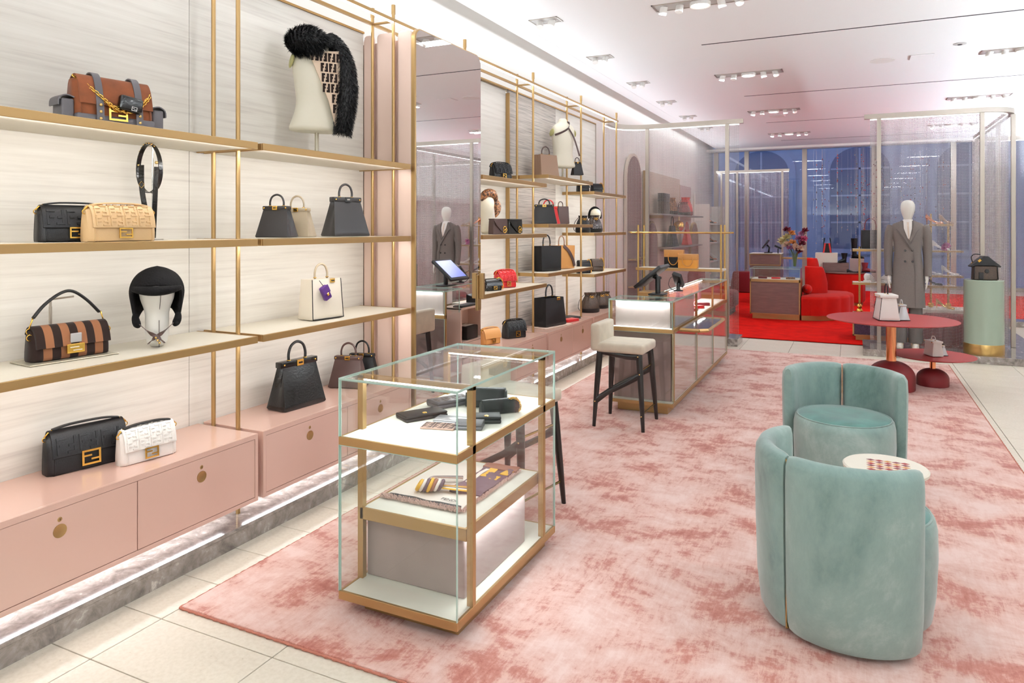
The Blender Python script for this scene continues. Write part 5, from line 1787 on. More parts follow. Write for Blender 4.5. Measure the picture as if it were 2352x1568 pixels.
# ------------------------------------------------------------------ bags on the red tables and the drum
ZT = .013 + .686
frame_bag('white bag with black edges and dark handle on the large red table', (.29, 7.82, ZT), math.radians(-78), .24, .245, .185, 'leather_white', hh=.10, piping='leather_k', hm='leather_k', lock=None, tr=.85, btop=.66, pinch=.06)
frame_bag('small silver bag beside the white one on the large table', (.42, 7.86, ZT), math.radians(-74), .14, .15, .115, 'silver_l', hh=.045, piping='leather_k', lock=None, btop=.4)
ZT = .013 + .306
frame_bag('small white bag on the low red table', (.72, 8.20, ZT), math.radians(-66), .17, .15, .11, 'leather_white', hh=.045, lock=None, tr=.9, btop=.7, pinch=.05)
frame_bag('tiny silver bag with black trim on the low red table', (.80, 8.26, ZT), math.radians(-70), .09, .10, .075, 'silver_l', hh=.035, piping='leather_k', hm='leather_k', lock=None)
t = thing('house_bag', 'black and brown monogram bag shaped like a little house on the drum', 'handbag', (1.415, 10.12, .973), math.radians(8))
obj('body', MB().prism([(-.125, 0), (.125, 0), (.118, .165), (-.118, .165)], 'y', -.06, .06), 'monobrown', t, bev=.008, seg=2, smooth=.7)
obj('roof', MB().prism([(-.15, .15), (-.155, .165), (-.02, .285), (.02, .285), (.155, .165), (.15, .15), (.1, .17), (-.1, .17)], 'y', -.072, .072), 'leather_k', t, bev=.005, seg=2, smooth=.7)
obj('door_patch', MB().rbox(-.075, -.025, -.067, -.058, .005, .09, .003, 1), 'leather_k', t)
obj('window_patch', MB(Matrix.Translation((.01, -.062, .105)) @ Matrix.Rotation(R90, 4, 'X')).lathe([(.0001, .004), (.022, .004), (.024, 0), (.0001, 0)], 24), 'leather_k', t)
obj('edge_trim', MB().tube([(-.125, -.062, .005), (-.118, -.062, .16)], .006, 6).tube([(.125, -.062, .005), (.118, -.062, .16)], .006, 6), 'leather_k', t, smooth=3.2)
obj('gold_buckle', MB(Matrix.Translation((-.07, -.078, .23)) @ Matrix.Rotation(-.7, 4, 'Y')).rbox(-.018, .018, -.004, .004, -.014, .014, .002, 1), 'gold', t)
P = smooth_path([(-.12, 0, .2), (-.135, 0, .27), (-.1, 0, .305), (-.04, 0, .30)], 5)
obj('handle', MB().tube(P, .006, 8), 'leather_k', t, smooth=3.2)
obj('handle_ring', MB().torus((-.122, 0, .195), .012, .003, 'y', 12, 5), 'gold', t, smooth=3.2)

# ================================================================== ON THE CASH COUNTER
ZC = .013 + .968
t = thing('touch_monitor', 'black tilted till monitor with blue screen on the cash counter', 'monitor', (-1.62, 6.46, ZC))
obj('foot', MB().rbox(-.07, .07, -.09, .09, 0, .014, .005, 2), 'plastic', t, smooth=.7)
obj('pole', MB().cyl((0, 0, .01), (0, 0, .17), .024, n=20).cyl((0, 0, .145), (0, 0, .165), .034, n=20), 'plastic', t, smooth=.6)
ms = Matrix.Translation((-.055, 0, .17)) @ Matrix.Rotation(math.radians(50), 4, 'Y')
sc_ = obj('screen_case', MB(ms).rbox(-.016, .016, -.18, .18, -.155, .155, .008, 2), 'plastic', t, smooth=.7)
obj('screen', MB(ms).box(-.0175, -.0155, -.155, .155, -.125, .13), 'screen_blue', sc_)
obj('arm', MB().tube([(0, 0, .15), (-.02, 0, .165), (-.045, 0, .17)], .022, 8), 'plastic', t, smooth=3.2)
t = thing('card_reader', 'black card reader on a stalk beside the till monitor', 'card reader', (-1.535, 6.92, ZC))
obj('foot', MB().lathe([(.0001, 0), (.045, 0), (.045, .008), (.02, .014), (.0001, .014)], 24), 'plastic', t, smooth=.6)
obj('stalk', MB().cyl((0, 0, .01), (0, 0, .08), .02, .015, n=16), 'plastic', t, smooth=.6)
mr_ = Matrix.Translation((0, 0, .11)) @ Matrix.Rotation(math.radians(-38), 4, 'X') @ Matrix.Rotation(math.radians(20), 4, 'Y')
hd_ = obj('terminal', MB(mr_).rbox(-.045, .045, -.095, .095, -.022, .022, .01, 3), 'plastic', t, smooth=.8)
obj('display', MB(mr_).box(-.032, .032, .02, .07, .0215, .0235), 'silver_l', hd_)
mb = MB(mr_)
for i in range(3):
    for j in range(4):
        mb.rbox(-.03 + .022 * i, -.014 + .022 * i, -.075 + .022 * j, -.06 + .022 * j, .021, .025, .001, 1)
obj('keys', mb, 'leather_grey', hd_)['kind'] = 'stuff'
obj('cable', MB().tube(smooth_path([(-.02, .05, .10), (-.08, .06, .13), (-.10, .02, .06), (-.06, 0, .012), (-.02, 0, .01)], 5), .003, 6), 'plastic', t, smooth=3.2)
ZK = .013 + .766
t = thing('desk_phone', 'black desk phone on the pink staff desk, seen in the mirror', 'phone', (-1.80, 6.86, ZK), -R90)
obj('base', MB().prism([(-.11, 0), (.11, 0), (.11, .09), (-.11, .025)], 'x', -.09, .09), 'plastic', t, bev=.006, seg=2)
obj('handset', MB().tube(smooth_path([(-.065, -.1, .075), (-.065, -.05, .09), (-.065, .05, .115), (-.065, .1, .13)], 4), [.022, .02, .016, .014, .014, .014, .014, .014, .014, .016, .018, .02, .022], 8), 'plastic', t, smooth=3.2)
mb = MB()
for i in range(3):
    for j in range(4):
        x, y = .0 + .022 * i, -.07 + .022 * j
        mb.box(x, x + .015, y, y + .015, .025 + (y + .11) * .295 + .002, .025 + (y + .11) * .295 + .008)
obj('keypad', mb, 'silver_l', t)['kind'] = 'stuff'
t = thing('keyboard', 'black keyboard on the staff desk, seen in the mirror', 'keyboard', (-1.86, 6.46, ZK))
obj('tray', MB().rbox(-.055, .055, -.17, .17, 0, .016, .004, 2), 'plastic', t)
mb = MB()
for i in range(4):
    for j in range(13):
        mb.box(-.048 + .024 * i, -.028 + .024 * i, -.16 + .0248 * j, -.14 + .0248 * j, .016, .021)
obj('keys', mb, 'leather_grey', t)['kind'] = 'stuff'
t = thing('receipt_printer', 'black printer box in the open cubby of the staff desk', 'printer', (-1.80, 6.56, .013 + .412))
obj('case', MB().rbox(-.09, .09, -.12, .12, 0, .14, .012, 2), 'plastic', t, smooth=.7)
obj('paper_slot', MB().box(-.05, .05, -.09, .09, .1395, .142), 'paper', t)
t = thing('cash_box', 'black cash drawer in the cubby under the phone', 'cash drawer', (-1.80, 7.07, .013 + .412))
obj('case', MB().rbox(-.1, .1, -.2, .2, 0, .11, .006, 2), 'plastic', t, smooth=.7)
obj('drawer_front', MB().rbox(-.108, -.1, -.18, .18, .015, .095, .003, 1), 'leather_grey', t)
ZG = .013 + .729
for k, (y, lab, m_) in enumerate(((7.35, 'wine glasses case nearest the till in the counter showcase', 'leather_wine'), (7.62, 'red wallet in the middle of the counter showcase', 'leather_red'), (7.95, 'dark wine wallet at the far end of the counter showcase', 'leather_wine'))):
    clutch(lab, (-1.50, y, ZG), math.radians(70 - 25 * k), .16, .08, .03, m_)

# ================================================================== MANNEQUIN
MX, MY, MZ = .617, 10.2, .085
t = thing('mannequin', 'white faceless mannequin in a long grey double-breasted coat', 'mannequin', (MX, MY, MZ), math.radians(-3))
# one continuous body grown from a joint skeleton
J = {}
def jv(lst, name, co, r, par):
    J[name] = len(lst)
    lst.append((co, r, par))
SK = []
jv(SK, 'pel', (0, 0, .98), .10, None)
jv(SK, 'waist', (0, 0, 1.14), .085, 'pel')
jv(SK, 'chest', (0, 0, 1.36), .10, 'waist')
jv(SK, 'neck0', (0, .005, 1.52), .055, 'chest')
jv(SK, 'neck1', (0, .0, 1.60), .042, 'neck0')
jv(SK, 'jaw', (0, -.012, 1.655), .062, 'neck1')
jv(SK, 'head', (0, -.005, 1.745), .083, 'jaw')
jv(SK, 'top', (0, .005, 1.82), .076, 'head')
jv(SK, 'crown', (0, .008, 1.862), .045, 'top')
for s, n in ((-1, 'l'), (1, 'r')):
    jv(SK, n + 'sh', (s * .165, .0, 1.49), .05, 'chest')
    jv(SK, n + 'el', (s * .2, .015, 1.2), .036, n + 'sh')
    jv(SK, n + 'wr', (s * .205, -.03, .92), .024, n + 'el')
    jv(SK, n + 'pm', (s * .207, -.038, .865), .03, n + 'wr')
    for k, (dy, ln) in enumerate(((-.027, .07), (-.01, .08), (.008, .075), (.024, .06))):
        jv(SK, n + f'f{k}a', (s * .207, -.042 + dy, .825), .0095, n + 'pm')
        jv(SK, n + f'f{k}b', (s * .203, -.046 + dy, .825 - ln * .55), .0085, n + f'f{k}a')
        jv(SK, n + f'f{k}c', (s * .194, -.05 + dy, .825 - ln), .007, n + f'f{k}b')
    jv(SK, n + 'ta', (s * .2, -.066, .86), .0105, n + 'pm')
    jv(SK, n + 'tb', (s * .193, -.08, .825), .009, n + 'ta')
    jv(SK, n + 'hip', (s * .085, 0, .93), .08, 'pel')
    jv(SK, n + 'kn', (s * .085, .005, .5), .05, n + 'hip')
    jv(SK, n + 'an', (s * .082, .02, .1), .034, n + 'kn')
    jv(SK, n + 'ft', (s * .085, -.05, .035), .032, n + 'an')
    jv(SK, n + 'toe', (s * .088, -.12, .026), .024, n + 'ft')
me = bpy.data.meshes.new('body')
me.from_pydata([c for c, r, p in SK], [(J[p], i) for i, (c, r, p) in enumerate(SK) if p], [])
ob = bpy.data.objects.new('body', me)
COL.objects.link(ob)
ob.parent = t
md = ob.modifiers.new('skin', 'SKIN')
sv = me.skin_vertices[0].data
for i, (c, r, p) in enumerate(SK):
    sv[i].radius = (r, r)
    sv[i].use_root = (i == 0)
sv[J['head']].radius = (.094, .104)
sv[J['top']].radius = (.084, .096)
sv[J['chest']].radius = (.12, .085)
md.use_smooth_shade = True
md.branch_smoothing = .4
ob.modifiers.new('sub', 'SUBSURF').render_levels = 2
me.materials.append(M['head_w'])


def oval_ring(a, b, z, n=40, oy=0.0, e=.8, fold=0.0, ox=0.0):
    out = []
    for j in range(n):
        an = 2 * PI * j / n
        c, s_ = math.cos(an), math.sin(an)
        k = 1 + fold * math.sin(5 * an + 1)
        out.append((ox + k * a * math.copysign(abs(c) ** e, c), oy + k * b * math.copysign(abs(s_) ** e, s_), z))
    return out


coat = obj('coat', MB().rings([oval_ring(.19, .125, .515, fold=.03), oval_ring(.185, .12, .7, fold=.02), oval_ring(.178, .118, .9), oval_ring(.165, .115, 1.05), oval_ring(.148, .105, 1.2), oval_ring(.158, .108, 1.33), oval_ring(.18, .108, 1.45), oval_ring(.185, .09, 1.525), oval_ring(.165, .072, 1.56), oval_ring(.10, .062, 1.585), oval_ring(.07, .058, 1.60)]), 'coat_wool', t, smooth=1.2)
for s in (-1, 1):
    P = smooth_path([(s * .165, 0, 1.535), (s * .2, .006, 1.42), (s * .214, .012, 1.2), (s * .216, -.006, 1.03), (s * .212, -.03, .905)], 4)
    obj('sleeve', MB().tube(P, [.052, .06, .062, .061, .06, .058, .056, .054, .052, .05, .048, .047, .046, .045, .045, .045, .045], 16), 'coat_wool', coat, smooth=1.2)
# V of shirt, lapels, closing edge, pockets, buttons
def on_coat(x, z):
    zs = [(.515, .19, .125), (.9, .178, .118), (1.05, .165, .115), (1.2, .148, .105), (1.33, .158, .108), (1.45, .18, .108), (1.525, .185, .09), (1.56, .165, .072), (1.585, .10, .062), (1.6, .07, .058)]
    for (z0, a0, b0), (z1, a1, b1) in zip(zs, zs[1:]):
        if z <= z1:
            break
    f = min(1, max(0, (z - z0) / (z1 - z0)))
    a, b = a0 + (a1 - a0) * f, b0 + (b1 - b0) * f
    q = min(.98, abs(x) / a) ** (1 / .8)
    return -b * (math.sqrt(max(0, 1 - q * q)) ** .8)


def patch(name, outline, off, th, material, par, smooth=.8):
    """panel that follows the coat front: outline in (x, z), subdivided along z"""
    L_, R_ = outline
    rings = []
    n = 10
    for i in range(n + 1):
        f = i / n
        def at(side):
            k = f * (len(side) - 1)
            j = min(int(k), len(side) - 2)
            q = k - j
            return (side[j][0] + (side[j + 1][0] - side[j][0]) * q, side[j][1] + (side[j + 1][1] - side[j][1]) * q)
        (xa, za), (xb, zb_) = at(L_), at(R_)
        row = []
        m_ = 5
        for j in range(m_ + 1):
            x, z = xa + (xb - xa) * j / m_, za + (zb_ - za) * j / m_
            row.append((x, on_coat(x, z) - off - th, z))
        for j in range(m_, -1, -1):
            x, z = xa + (xb - xa) * j / m_, za + (zb_ - za) * j / m_
            row.append((x, on_coat(x, z) - off + .004, z))
        rings.append(row)
    return obj(name, MB().rings(rings), material, par, smooth=smooth)


patch('shirt_front', ([(-.05, 1.60), (-.044, 1.5), (.0, 1.375)], [(.046, 1.60), (.044, 1.5), (.02, 1.375)]), .003, .004, 'shirt', coat)
patch('shirt_placket', ([(-.012, 1.58), (-.004, 1.48), (.012, 1.36)], [(.012, 1.58), (.012, 1.48), (.018, 1.36)]), .006, .005, mat('nude_tie', sr(226, 208, 192), .7), coat)
obj('shirt_collar', MB().rings([oval_ring(.062, .058, 1.575), oval_ring(.058, .056, 1.60), oval_ring(.052, .05, 1.615), oval_ring(.046, .045, 1.60)]), 'shirt', coat, smooth=1.2)
patch('lapel', ([(-.075, 1.60), (-.125, 1.49), (-.095, 1.46), (.052, 1.225)], [(-.06, 1.60), (-.055, 1.5), (-.04, 1.44), (.062, 1.225)]), .005, .012, 'coat_wool', coat)
patch('lapel', ([(.062, 1.60), (.056, 1.5), (.04, 1.42), (.012, 1.33)], [(.078, 1.60), (.125, 1.49), (.10, 1.46), (.03, 1.31)]), .004, .010, 'coat_wool', coat)
patch('lapel_edge', ([(-.128, 1.49), (-.098, 1.458), (.049, 1.222)], [(-.120, 1.49), (-.090, 1.46), (.057, 1.224)]), .012, .006, 'trouser_wool', coat)
patch('lapel_edge', ([(.118, 1.49), (.094, 1.462), (.028, 1.318)], [(.127, 1.49), (.102, 1.458), (.036, 1.314)]), .010, .006, 'trouser_wool', coat)
patch('front_edge', ([(.058, 1.225), (.075, 1.0), (.08, .52)], [(.063, 1.225), (.080, 1.0), (.086, .52)]), .001, .006, 'trouser_wool', coat)
for x, z in ((-.03, 1.225), (.05, 1.228), (-.03, 1.09), (.052, 1.092)):
    obj('button', MB(Matrix.Translation((x, on_coat(x, z) - .001, z)) @ Matrix.Rotation(R90, 4, 'X')).lathe([(.0001, .007), (.009, .007), (.013, .004), (.013, 0), (.0001, 0)], 16), 'black_lac', coat, smooth=.6)
for s in (-1, 1):
    patch('pocket_flap', ([(s * .115 - .03, 1.125), (s * .115 - .03, 1.075)], [(s * .115 + .03, 1.13), (s * .115 + .03, 1.07)]), .002, .007, 'coat_wool', coat)
for s in (-1, 1):
    obj('trouser_leg', MB().rings([oval_ring(.078, .085, z, 28, .01, .9, ox=s * .085) for z in (.07, .2, .4, .56)]), 'trouser_wool', t, smooth=1.2)
    obj('shoe', MB().rings([oval_ring(.038, .105, 0.002, 20, -.03, .9, ox=s * .085), oval_ring(.04, .108, .02, 20, -.03, .9, ox=s * .085), oval_ring(.036, .085, .055, 20, -.01, .9, ox=s * .085), oval_ring(.034, .045, .095, 20, .02, .9, ox=s * .085)]), 'leather_cream', t, smooth=1.0)
    obj('shoe_strap', MB().tube([(s * .085 + .038 * math.cos(PI * i / 8), -.035 - .008 * math.sin(PI * i / 8), .045 + .03 * math.sin(PI * i / 8)) for i in range(9)], .006, 6), mat('blush_leather', sr(214, 180, 160), .5), t, smooth=3.2)


# ================================================================== SHOES
def pump(label, loc, rz, m_='leather_mink', heel=.085, scale=1.0, toe=None):
    t = thing('high_heel', label, 'shoe', loc, rz, None, scale)
    rr = []
    for f in (0, .12, .3, .5, .7, .85, .96, 1.0):
        y = -.12 + .24 * f
        z = heel * max(0, 1 - f * 1.35) ** 1.2
        w_ = (.026, .029, .027, .028, .036, .034, .02, .006)[int(round(f * 0)) if False else [0, .12, .3, .5, .7, .85, .96, 1.0].index(f)]
        hh = (.055, .055, .035, .02, .022, .03, .022, .01)[[0, .12, .3, .5, .7, .85, .96, 1.0].index(f)]
        rr.append([(w_ * math.cos(a), -y, z + .004 + hh * max(0, math.sin(a)) - .004 * max(0, -math.sin(a))) for a in [2 * PI * i / 14 for i in range(14)]])
    obj('upper', MB().rings(rr), m_, t, smooth=1.2)
    obj('heel', MB().tube([(0, .108, heel + .01), (0, .112, heel * .6), (0, .108, 0)], [.017, .008, .005], 8), m_, t, smooth=1.2)
    return t


def boot(label, loc, rz, m_='leather_k', h=.42, heel=.03, scale=1.0):
    t = thing('boot', label, 'shoe', loc, rz, None, scale)
    obj('shaft', MB().rings([oval_ring(.036 + .022 * f, .042 + .022 * f, .07 + (h - .07) * f, 20, .06) for f in (0, .25, .5, .75, 1)]), m_, t, smooth=1.0)
    rr = []
    for y, w_, hh in ((.11, .02, .07), (.08, .036, .10), (.03, .035, .09), (-.03, .036, .065), (-.09, .038, .05), (-.13, .028, .04), (-.15, .008, .03)):
        rr.append([(w_ * math.cos(a), y, .012 + hh * .5 + hh * .5 * math.sin(a)) for a in [2 * PI * i / 14 for i in range(14)]])
    obj('foot', MB().rings(rr), m_, t, smooth=1.2)
    obj('sole', MB().prism([(.02, .12), (.036, .08), (.035, .03), (.03, -.03), (.04, -.09), (.03, -.14), (0, -.155), (-.03, -.14), (-.04, -.09), (-.03, -.03), (-.035, .03), (-.036, .08), (-.02, .12)], 'z', 0, .014), 'plastic', t)
    return t


def sneaker(label, loc, rz, m_='leather_white'):
    t = thing('sneaker', label, 'shoe', loc, rz)
    obj('sole', MB().prism([(.03, .13), (.042, .07), (.036, 0), (.048, -.08), (.03, -.145), (0, -.155), (-.03, -.145), (-.048, -.08), (-.036, 0), (-.042, .07), (-.03, .13)], 'z', 0, .032), m_, t, bev=.006, seg=2)
    rr = []
    for y, w_, hh in ((.125, .022, .08), (.09, .038, .10), (.04, .037, .095), (-.02, .038, .085), (-.07, .04, .06), (-.11, .036, .045), (-.145, .012, .03)):
        rr.append([(w_ * math.cos(a), y, .03 + hh * .5 + hh * .5 * math.sin(a)) for a in [2 * PI * i / 14 for i in range(14)]])
    up = obj('upper', MB().rings(rr), m_, t, smooth=1.2)
    mb = MB()
    for k in range(4):
        mb.tube([(-.025, -.01 - .022 * k, .108 - .014 * k), (0, -.012 - .022 * k, .118 - .014 * k), (.025, -.01 - .022 * k, .108 - .014 * k)], .003, 5)
    obj('laces', mb, 'paper', up, smooth=3.2)
    return t


# ---- tiered brass stand on a purple block, near the mannequin
t = thing('purple_block', 'brass-framed purple block carrying the tiered stand', 'display block', (.36, 11.42, .013))
obj('plinth', MB().box(-.33, .33, -.28, .28, 0, .06), 'brass', t)
obj('block', MB().box(-.355, .355, -.305, .305, .08, .32), 'purple_glit', t)
fr_ = MB()
for z in (.06, .32):
    fr_.box(-.37, .37, -.32, -.30, z, z + .02).box(-.37, .37, .30, .32, z, z + .02).box(-.37, -.35, -.32, .32, z, z + .02).box(.35, .37, -.32, .32, z, z + .02)
for x in (-.37, .35):
    for y in (-.32, .30):
        fr_.box(x, x + .02, y, y + .02, .08, .32)
obj('brass_frame', fr_, 'brass', t)
t = thing('tiered_stand', 'brass two-tier stand with gold ball feet and white shelves', 'stand', (.36, 11.42, .354))
for x in (-.28, .28):
    obj('post', MB().cyl((x, 0, .0), (x, 0, .97), .014, n=12), 'brass_lt', t, smooth=.6)
    obj('ball_foot', MB().sphere((x, 0, .035), .045, 20, 12).sphere((x, 0, .105), .036, 20, 12), 'gold', t, smooth=3.2)
for z in (.44, .915):
    sf_ = obj('shelf_board', MB().rbox(-.37, .37, -.15, .15, z, z + .02, .004, 1), 'ivory', t)
    obj('shelf_rim', MB().box(-.375, .375, -.158, -.15, z - .012, z + .02).box(-.375, -.368, -.158, .15, z - .012, z + .02).box(.368, .375, -.158, .15, z - .012, z + .02), 'brass', sf_)
frame_bag('black tote with red handles on the tiered stand', (.22, 11.42, .354 + .936), math.radians(10), .24, .27, .12, 'leather_k', open_top=True, tr=.98, btop=.9, pinch=.02, hh=.16, hspan=.3, hm='leather_wine', lock=None)
sneaker('white sneaker at the left of the tiered stand', (.2, 11.42, .354 + .461), math.radians(160))
sneaker('white sneaker on the tiered stand, partly behind the coat', (.42, 11.42, .354 + .461), math.radians(200))
sneaker('red sneaker on the floor block under the tiered stand', (.33, 11.35, .354), math.radians(170), 'leather_red')

# ---- second tiered stand seen through the right mesh
t = thing('tiered_stand', 'tall brass shoe stand behind the right mesh screen', 'stand', (1.15, 12.1, .0))
obj('base_board', MB().rbox(-.33, .33, -.25, .25, .0, .42, .01, 1), 'ivory', t)
for x, z1 in ((-.12, 1.8), (.1, 1.7)):
    obj('post', MB().cyl((x, 0, .42), (x, 0, z1), .014, n=12), 'brass_lt', t, smooth=.6)
    obj('ball_foot', MB().sphere((x, 0, .46), .04, 20, 12), 'gold', t, smooth=3.2)
for (x0, x1, z) in ((-.16, .14, 1.63), (-.14, .26, 1.25), (-.16, .26, .89), (-.2, .18, .74)):
    sf_ = obj('shelf_board', MB().rbox(x0, x1, -.24, .06, z, z + .016, .004, 1), 'ivory', t)
    obj('shelf_rim', MB().box(x0, x1, -.25, -.24, z - .012, z + .02), 'brass', sf_)
pump('rose gold pump on the top tier of the shoe stand', (1.07, 12.0, 1.648), math.radians(60), 'copper')
pump('metallic strappy pump tilted on the top tier', (1.22, 12.0, 1.648), math.radians(40), 'leather_mink')
t2 = pump('white pump with a magenta feather bow on the second tier', (1.15, 12.0, 1.268), math.radians(60), 'leather_white')
obj('feather_bow', fur_mb([(0, -.02, .05), (0, -.05, .05), (0, -.08, .05)], [.03, .035, .03], 260, .06, 3, thick=.006), mat('magenta_feather', sr(190, 40, 150), .7), t2)['kind'] = 'stuff'
pump('silver sandal on the third tier of the shoe stand', (1.05, 12.0, .908), math.radians(70), 'silver_l')
pump('white sandal on the third tier of the shoe stand', (1.27, 12.0, .908), math.radians(60), 'leather_white')
pump('black and white pump on the lowest tier of the shoe stand', (1.05, 12.0, .758), math.radians(70), 'leather_k')
pump('pale gold pump on the white base of the shoe stand', (1.2, 11.96, .421), math.radians(70), 'brass_lt')
t = thing('round_ottoman', 'wine red round ottoman behind the right mesh screen', 'ottoman', (1.15, 11.2, .013))
obj('seat', MB().lathe([(.0001, .03), (.3, .03), (.33, .08), (.34, .2), (.33, .36), (.29, .40), (.0001, .41)], 40), 'wine_velvet', t, smooth=1.0)
obj('foot_ring', MB().lathe([(.0001, 0), (.28, 0), (.28, .03), (.0001, .03)], 32), 'brass', t)

# ================================================================== FAR ROOM
t = thing('stone_showcase', 'brown stone display case with glass top on the red carpet', 'display case', (-1.225, 13.3, .011))
obj('plinth', MB().box(-.37, .40, -.26, .26, 0, .085), 'brass', t)
obj('stone_panel', MB().box(-.395, .395, -.285, .29, .1, .655), 'stone_brown', t)
fr_ = MB()
fr_.box(-.41, .41, -.3, -.28, .08, .10).box(-.41, .41, -.3, -.28, .645, .69).box(-.41, -.39, -.3, .3, .08, .69).box(.39, .41, -.3, .3, .08, .69).box(-.41, .41, .28, .3, .08, .69)
obj('brass_frame', fr_, 'brass', t)
obj('deck', MB().box(-.39, .39, -.28, .28, .66, .688), 'ivory', t)
for b, ax in (((-.41, .41, -.3, -.294, .69, .872), 'y'), ((-.41, .41, .294, .3, .69, .872), 'y'), ((-.41, -.404, -.294, .294, .69, .872), 'x'), ((.404, .41, -.294, .294, .69, .872), 'x'), ((-.41, .41, -.3, .3, .872, .88), 'z')):
    pane(t, b, ax)
for k, (x, m_, lab) in enumerate(((-.22, 'leather_wine', 'folded wine wallet at the left of the stone showcase'), (.0, 'leather_red', 'flat red wallet in the middle of the stone showcase'), (.24, 'leopard', 'patterned purse at the right of the stone showcase'))):
    clutch(lab, (-1.225 + x, 13.22, .011 + .689), math.radians(5), .15, .1, .035 if k != 1 else .025, m_)

# flowers on the showcase
t = thing('flower_vase', 'glass vase with pampas, lilac and burgundy flowers on the stone showcase', 'flowers', (-.93, 13.45, .011 + .881))
obj('vase', MB().lathe([(.0001, 0), (.055, 0), (.06, .01), (.055, .08), (.05, .2), (.062, .25), (.058, .25), (.046, .2), (.05, .08), (.05, .015), (.0001, .012)], 28), 'glass', t, smooth=1.0)
rnd = random.Random(5)
M['stem'] = mat('green_stem', sr(96, 120, 60), .6)
fcols = [('pampas', sr(216, 206, 150)), ('lilac', sr(190, 130, 170)), ('burg', sr(110, 24, 44)), ('apricot', sr(232, 160, 90)), ('blush', sr(236, 200, 178)), ('rose', sr(190, 70, 110))]
for n_, c_ in fcols:
    M['fl_' + n_] = mat('petal_' + n_, c_, .7, var=.25, vscale=30)
heads = [(-.2, 0, .45, 'pampas'), (-.14, .02, .52, 'pampas'), (-.12, -.04, .40, 'blush'), (-.03, -.05, .43, 'apricot'), (.02, -.06, .36, 'blush'), (.06, 0, .50, 'lilac'), (.11, .02, .58, 'lilac'), (.17, .0, .64, 'burg'), (.15, -.03, .5, 'rose'), (.12, -.05, .42, 'burg'), (-.06, .03, .6, 'apricot'), (-.08, -.02, .34, 'lilac'), (.09, -.05, .33, 'blush'), (.07, -.02, .30, 'burg'), (-.13, .02, .66, 'burg')]
for (x, y, z, c_) in heads:
    P = smooth_path([(x * .1, y * .1, .02), (x * .25, y * .3, .22), (x, y, z)], 5)
    stm = obj('stem', MB().tube(P, .004, 5), 'stem', t, smooth=3.2)
    mb = MB()
    R_ = .075 if c_ != 'pampas' else .10
    for k in range(46):
        d_ = Vector((rnd.uniform(-1, 1), rnd.uniform(-1, 1), rnd.uniform(-.3, 1))).normalized()
        b_ = Vector((x, y, z))
        s_ = d_.orthogonal().normalized() * .022
        tip = b_ + d_ * R_ * rnd.uniform(.7, 1.2)
        mid = b_ + d_ * R_ * .55
        mb._add([tuple(b_), tuple(mid - s_), tuple(tip), tuple(mid + s_)], [(0, 1, 2, 3)])
    obj('blossom', mb, 'fl_' + c_, stm)

# red channelled sofa
t = thing('red_sofa', 'curved red velvet sofa with bolster beside the stone showcase', 'sofa', (-.80, 14.05, .011))
def quarter(rx, ry, n=40, fl_=0.0, y1=.25):
    pts = [(0, y1)]
    for i in range(n + 1):
        a = -R90 + (R90 + .45) * i / n
        k = 1 + fl_ * abs(math.sin(a * 9))
        pts.append((rx * math.cos(a) * k, ry * math.sin(a) * k))
    pts.append((rx * .5, y1 + .3))
    pts.append((0, y1 + .3))
    return pts[1:]
obj('plinth', MB().prism(quarter(.76, .98), 'z', 0, .09), 'brass', t)
q0 = quarter(.80, 1.03, 90, .022)
obj('seat', MB().rings([[(x, y, .09) for x, y in q0], [(x, y, .36) for x, y in q0], [(x * .985, y * .985, .395) for x, y in q0], [(x * .95, y * .95, .41) for x, y in q0]]), 'red_velvet', t, smooth=.9)
rb = []
for i in range(13):
    x = .02 + .36 * i / 12
    zt = .90 - .02 * (i / 12) - (.28 * max(0, (i - 9) / 3) ** 2)
    y = -.35 + .25 * (i / 12) ** 2
    rb.append([(x, y, .40), (x, y - .01, zt - .03), (x, y + .03, zt), (x, y + .10, zt - .02), (x, y + .13, .40)])
obj('backrest', MB().rings(rb), 'red_velvet', t, smooth=1.2)
rb = [[(p[0] * .6 + .0, p[1] + .75, p[2] + .12 * (p[2] > .5)) for p in r_] for r_ in rb]
obj('rear_backrest', MB().rings(rb), 'red_velvet', t, smooth=1.2)
t2 = thing('bolster_cushion', 'round red bolster cushion on the red sofa', 'cushion', (-.735, 13.52, .011 + .50))
obj('cover', MB().sphere((0, 0, 0), (.085, .17, .085), 24, 14), 'red_velvet', t2, smooth=3.2)
obj('end_button', MB().sphere((0, -.168, 0), (.014, .006, .014), 10, 6), 'wine_velvet', t2, smooth=3.2)

# round fluted display table with stone steps
t = thing('fluted_table', 'round red channelled display table with shoes on stone steps', 'table', (-.18, 16.3, .011))
obj('plinth', MB().lathe([(.0001, 0), (.36, 0), (.36, .06), (.0001, .06)], 40), 'brass', t)
n = 120
obj('drum', MB().rings([[(r_ * (1 + .018 * abs(math.sin(9 * 2 * PI * j / n))) * math.cos(2 * PI * j / n), r_ * (1 + .018 * abs(math.sin(9 * 2 * PI * j / n))) * math.sin(2 * PI * j / n), z) for j in range(n)] for r_, z in ((.38, .06), (.4, .1), (.4, .62), (.39, .64))]), 'red_velvet', t, smooth=.9)
obj('top', MB().lathe([(.0001, .64), (.41, .64), (.42, .65), (.42, .665), (.0001, .668)], 56), 'stone_brown', t, smooth=.5)
obj('stone_step', MB().rbox(-.4, .1, -.05, .3, .67, .85, .004, 1), 'stone_brown', t)
obj('stone_step', MB().rbox(.11, .38, .0, .3, .67, .94, .004, 1), 'taupe_velvet', t)
obj('stone_step', MB().rbox(-.55, -.12, .1, .34, .67, 1.05, .004, 1), 'ivory', t)
boot('tall black boot on the fluted table', (.07, 16.45, .011 + .941), math.radians(60), h=.42)
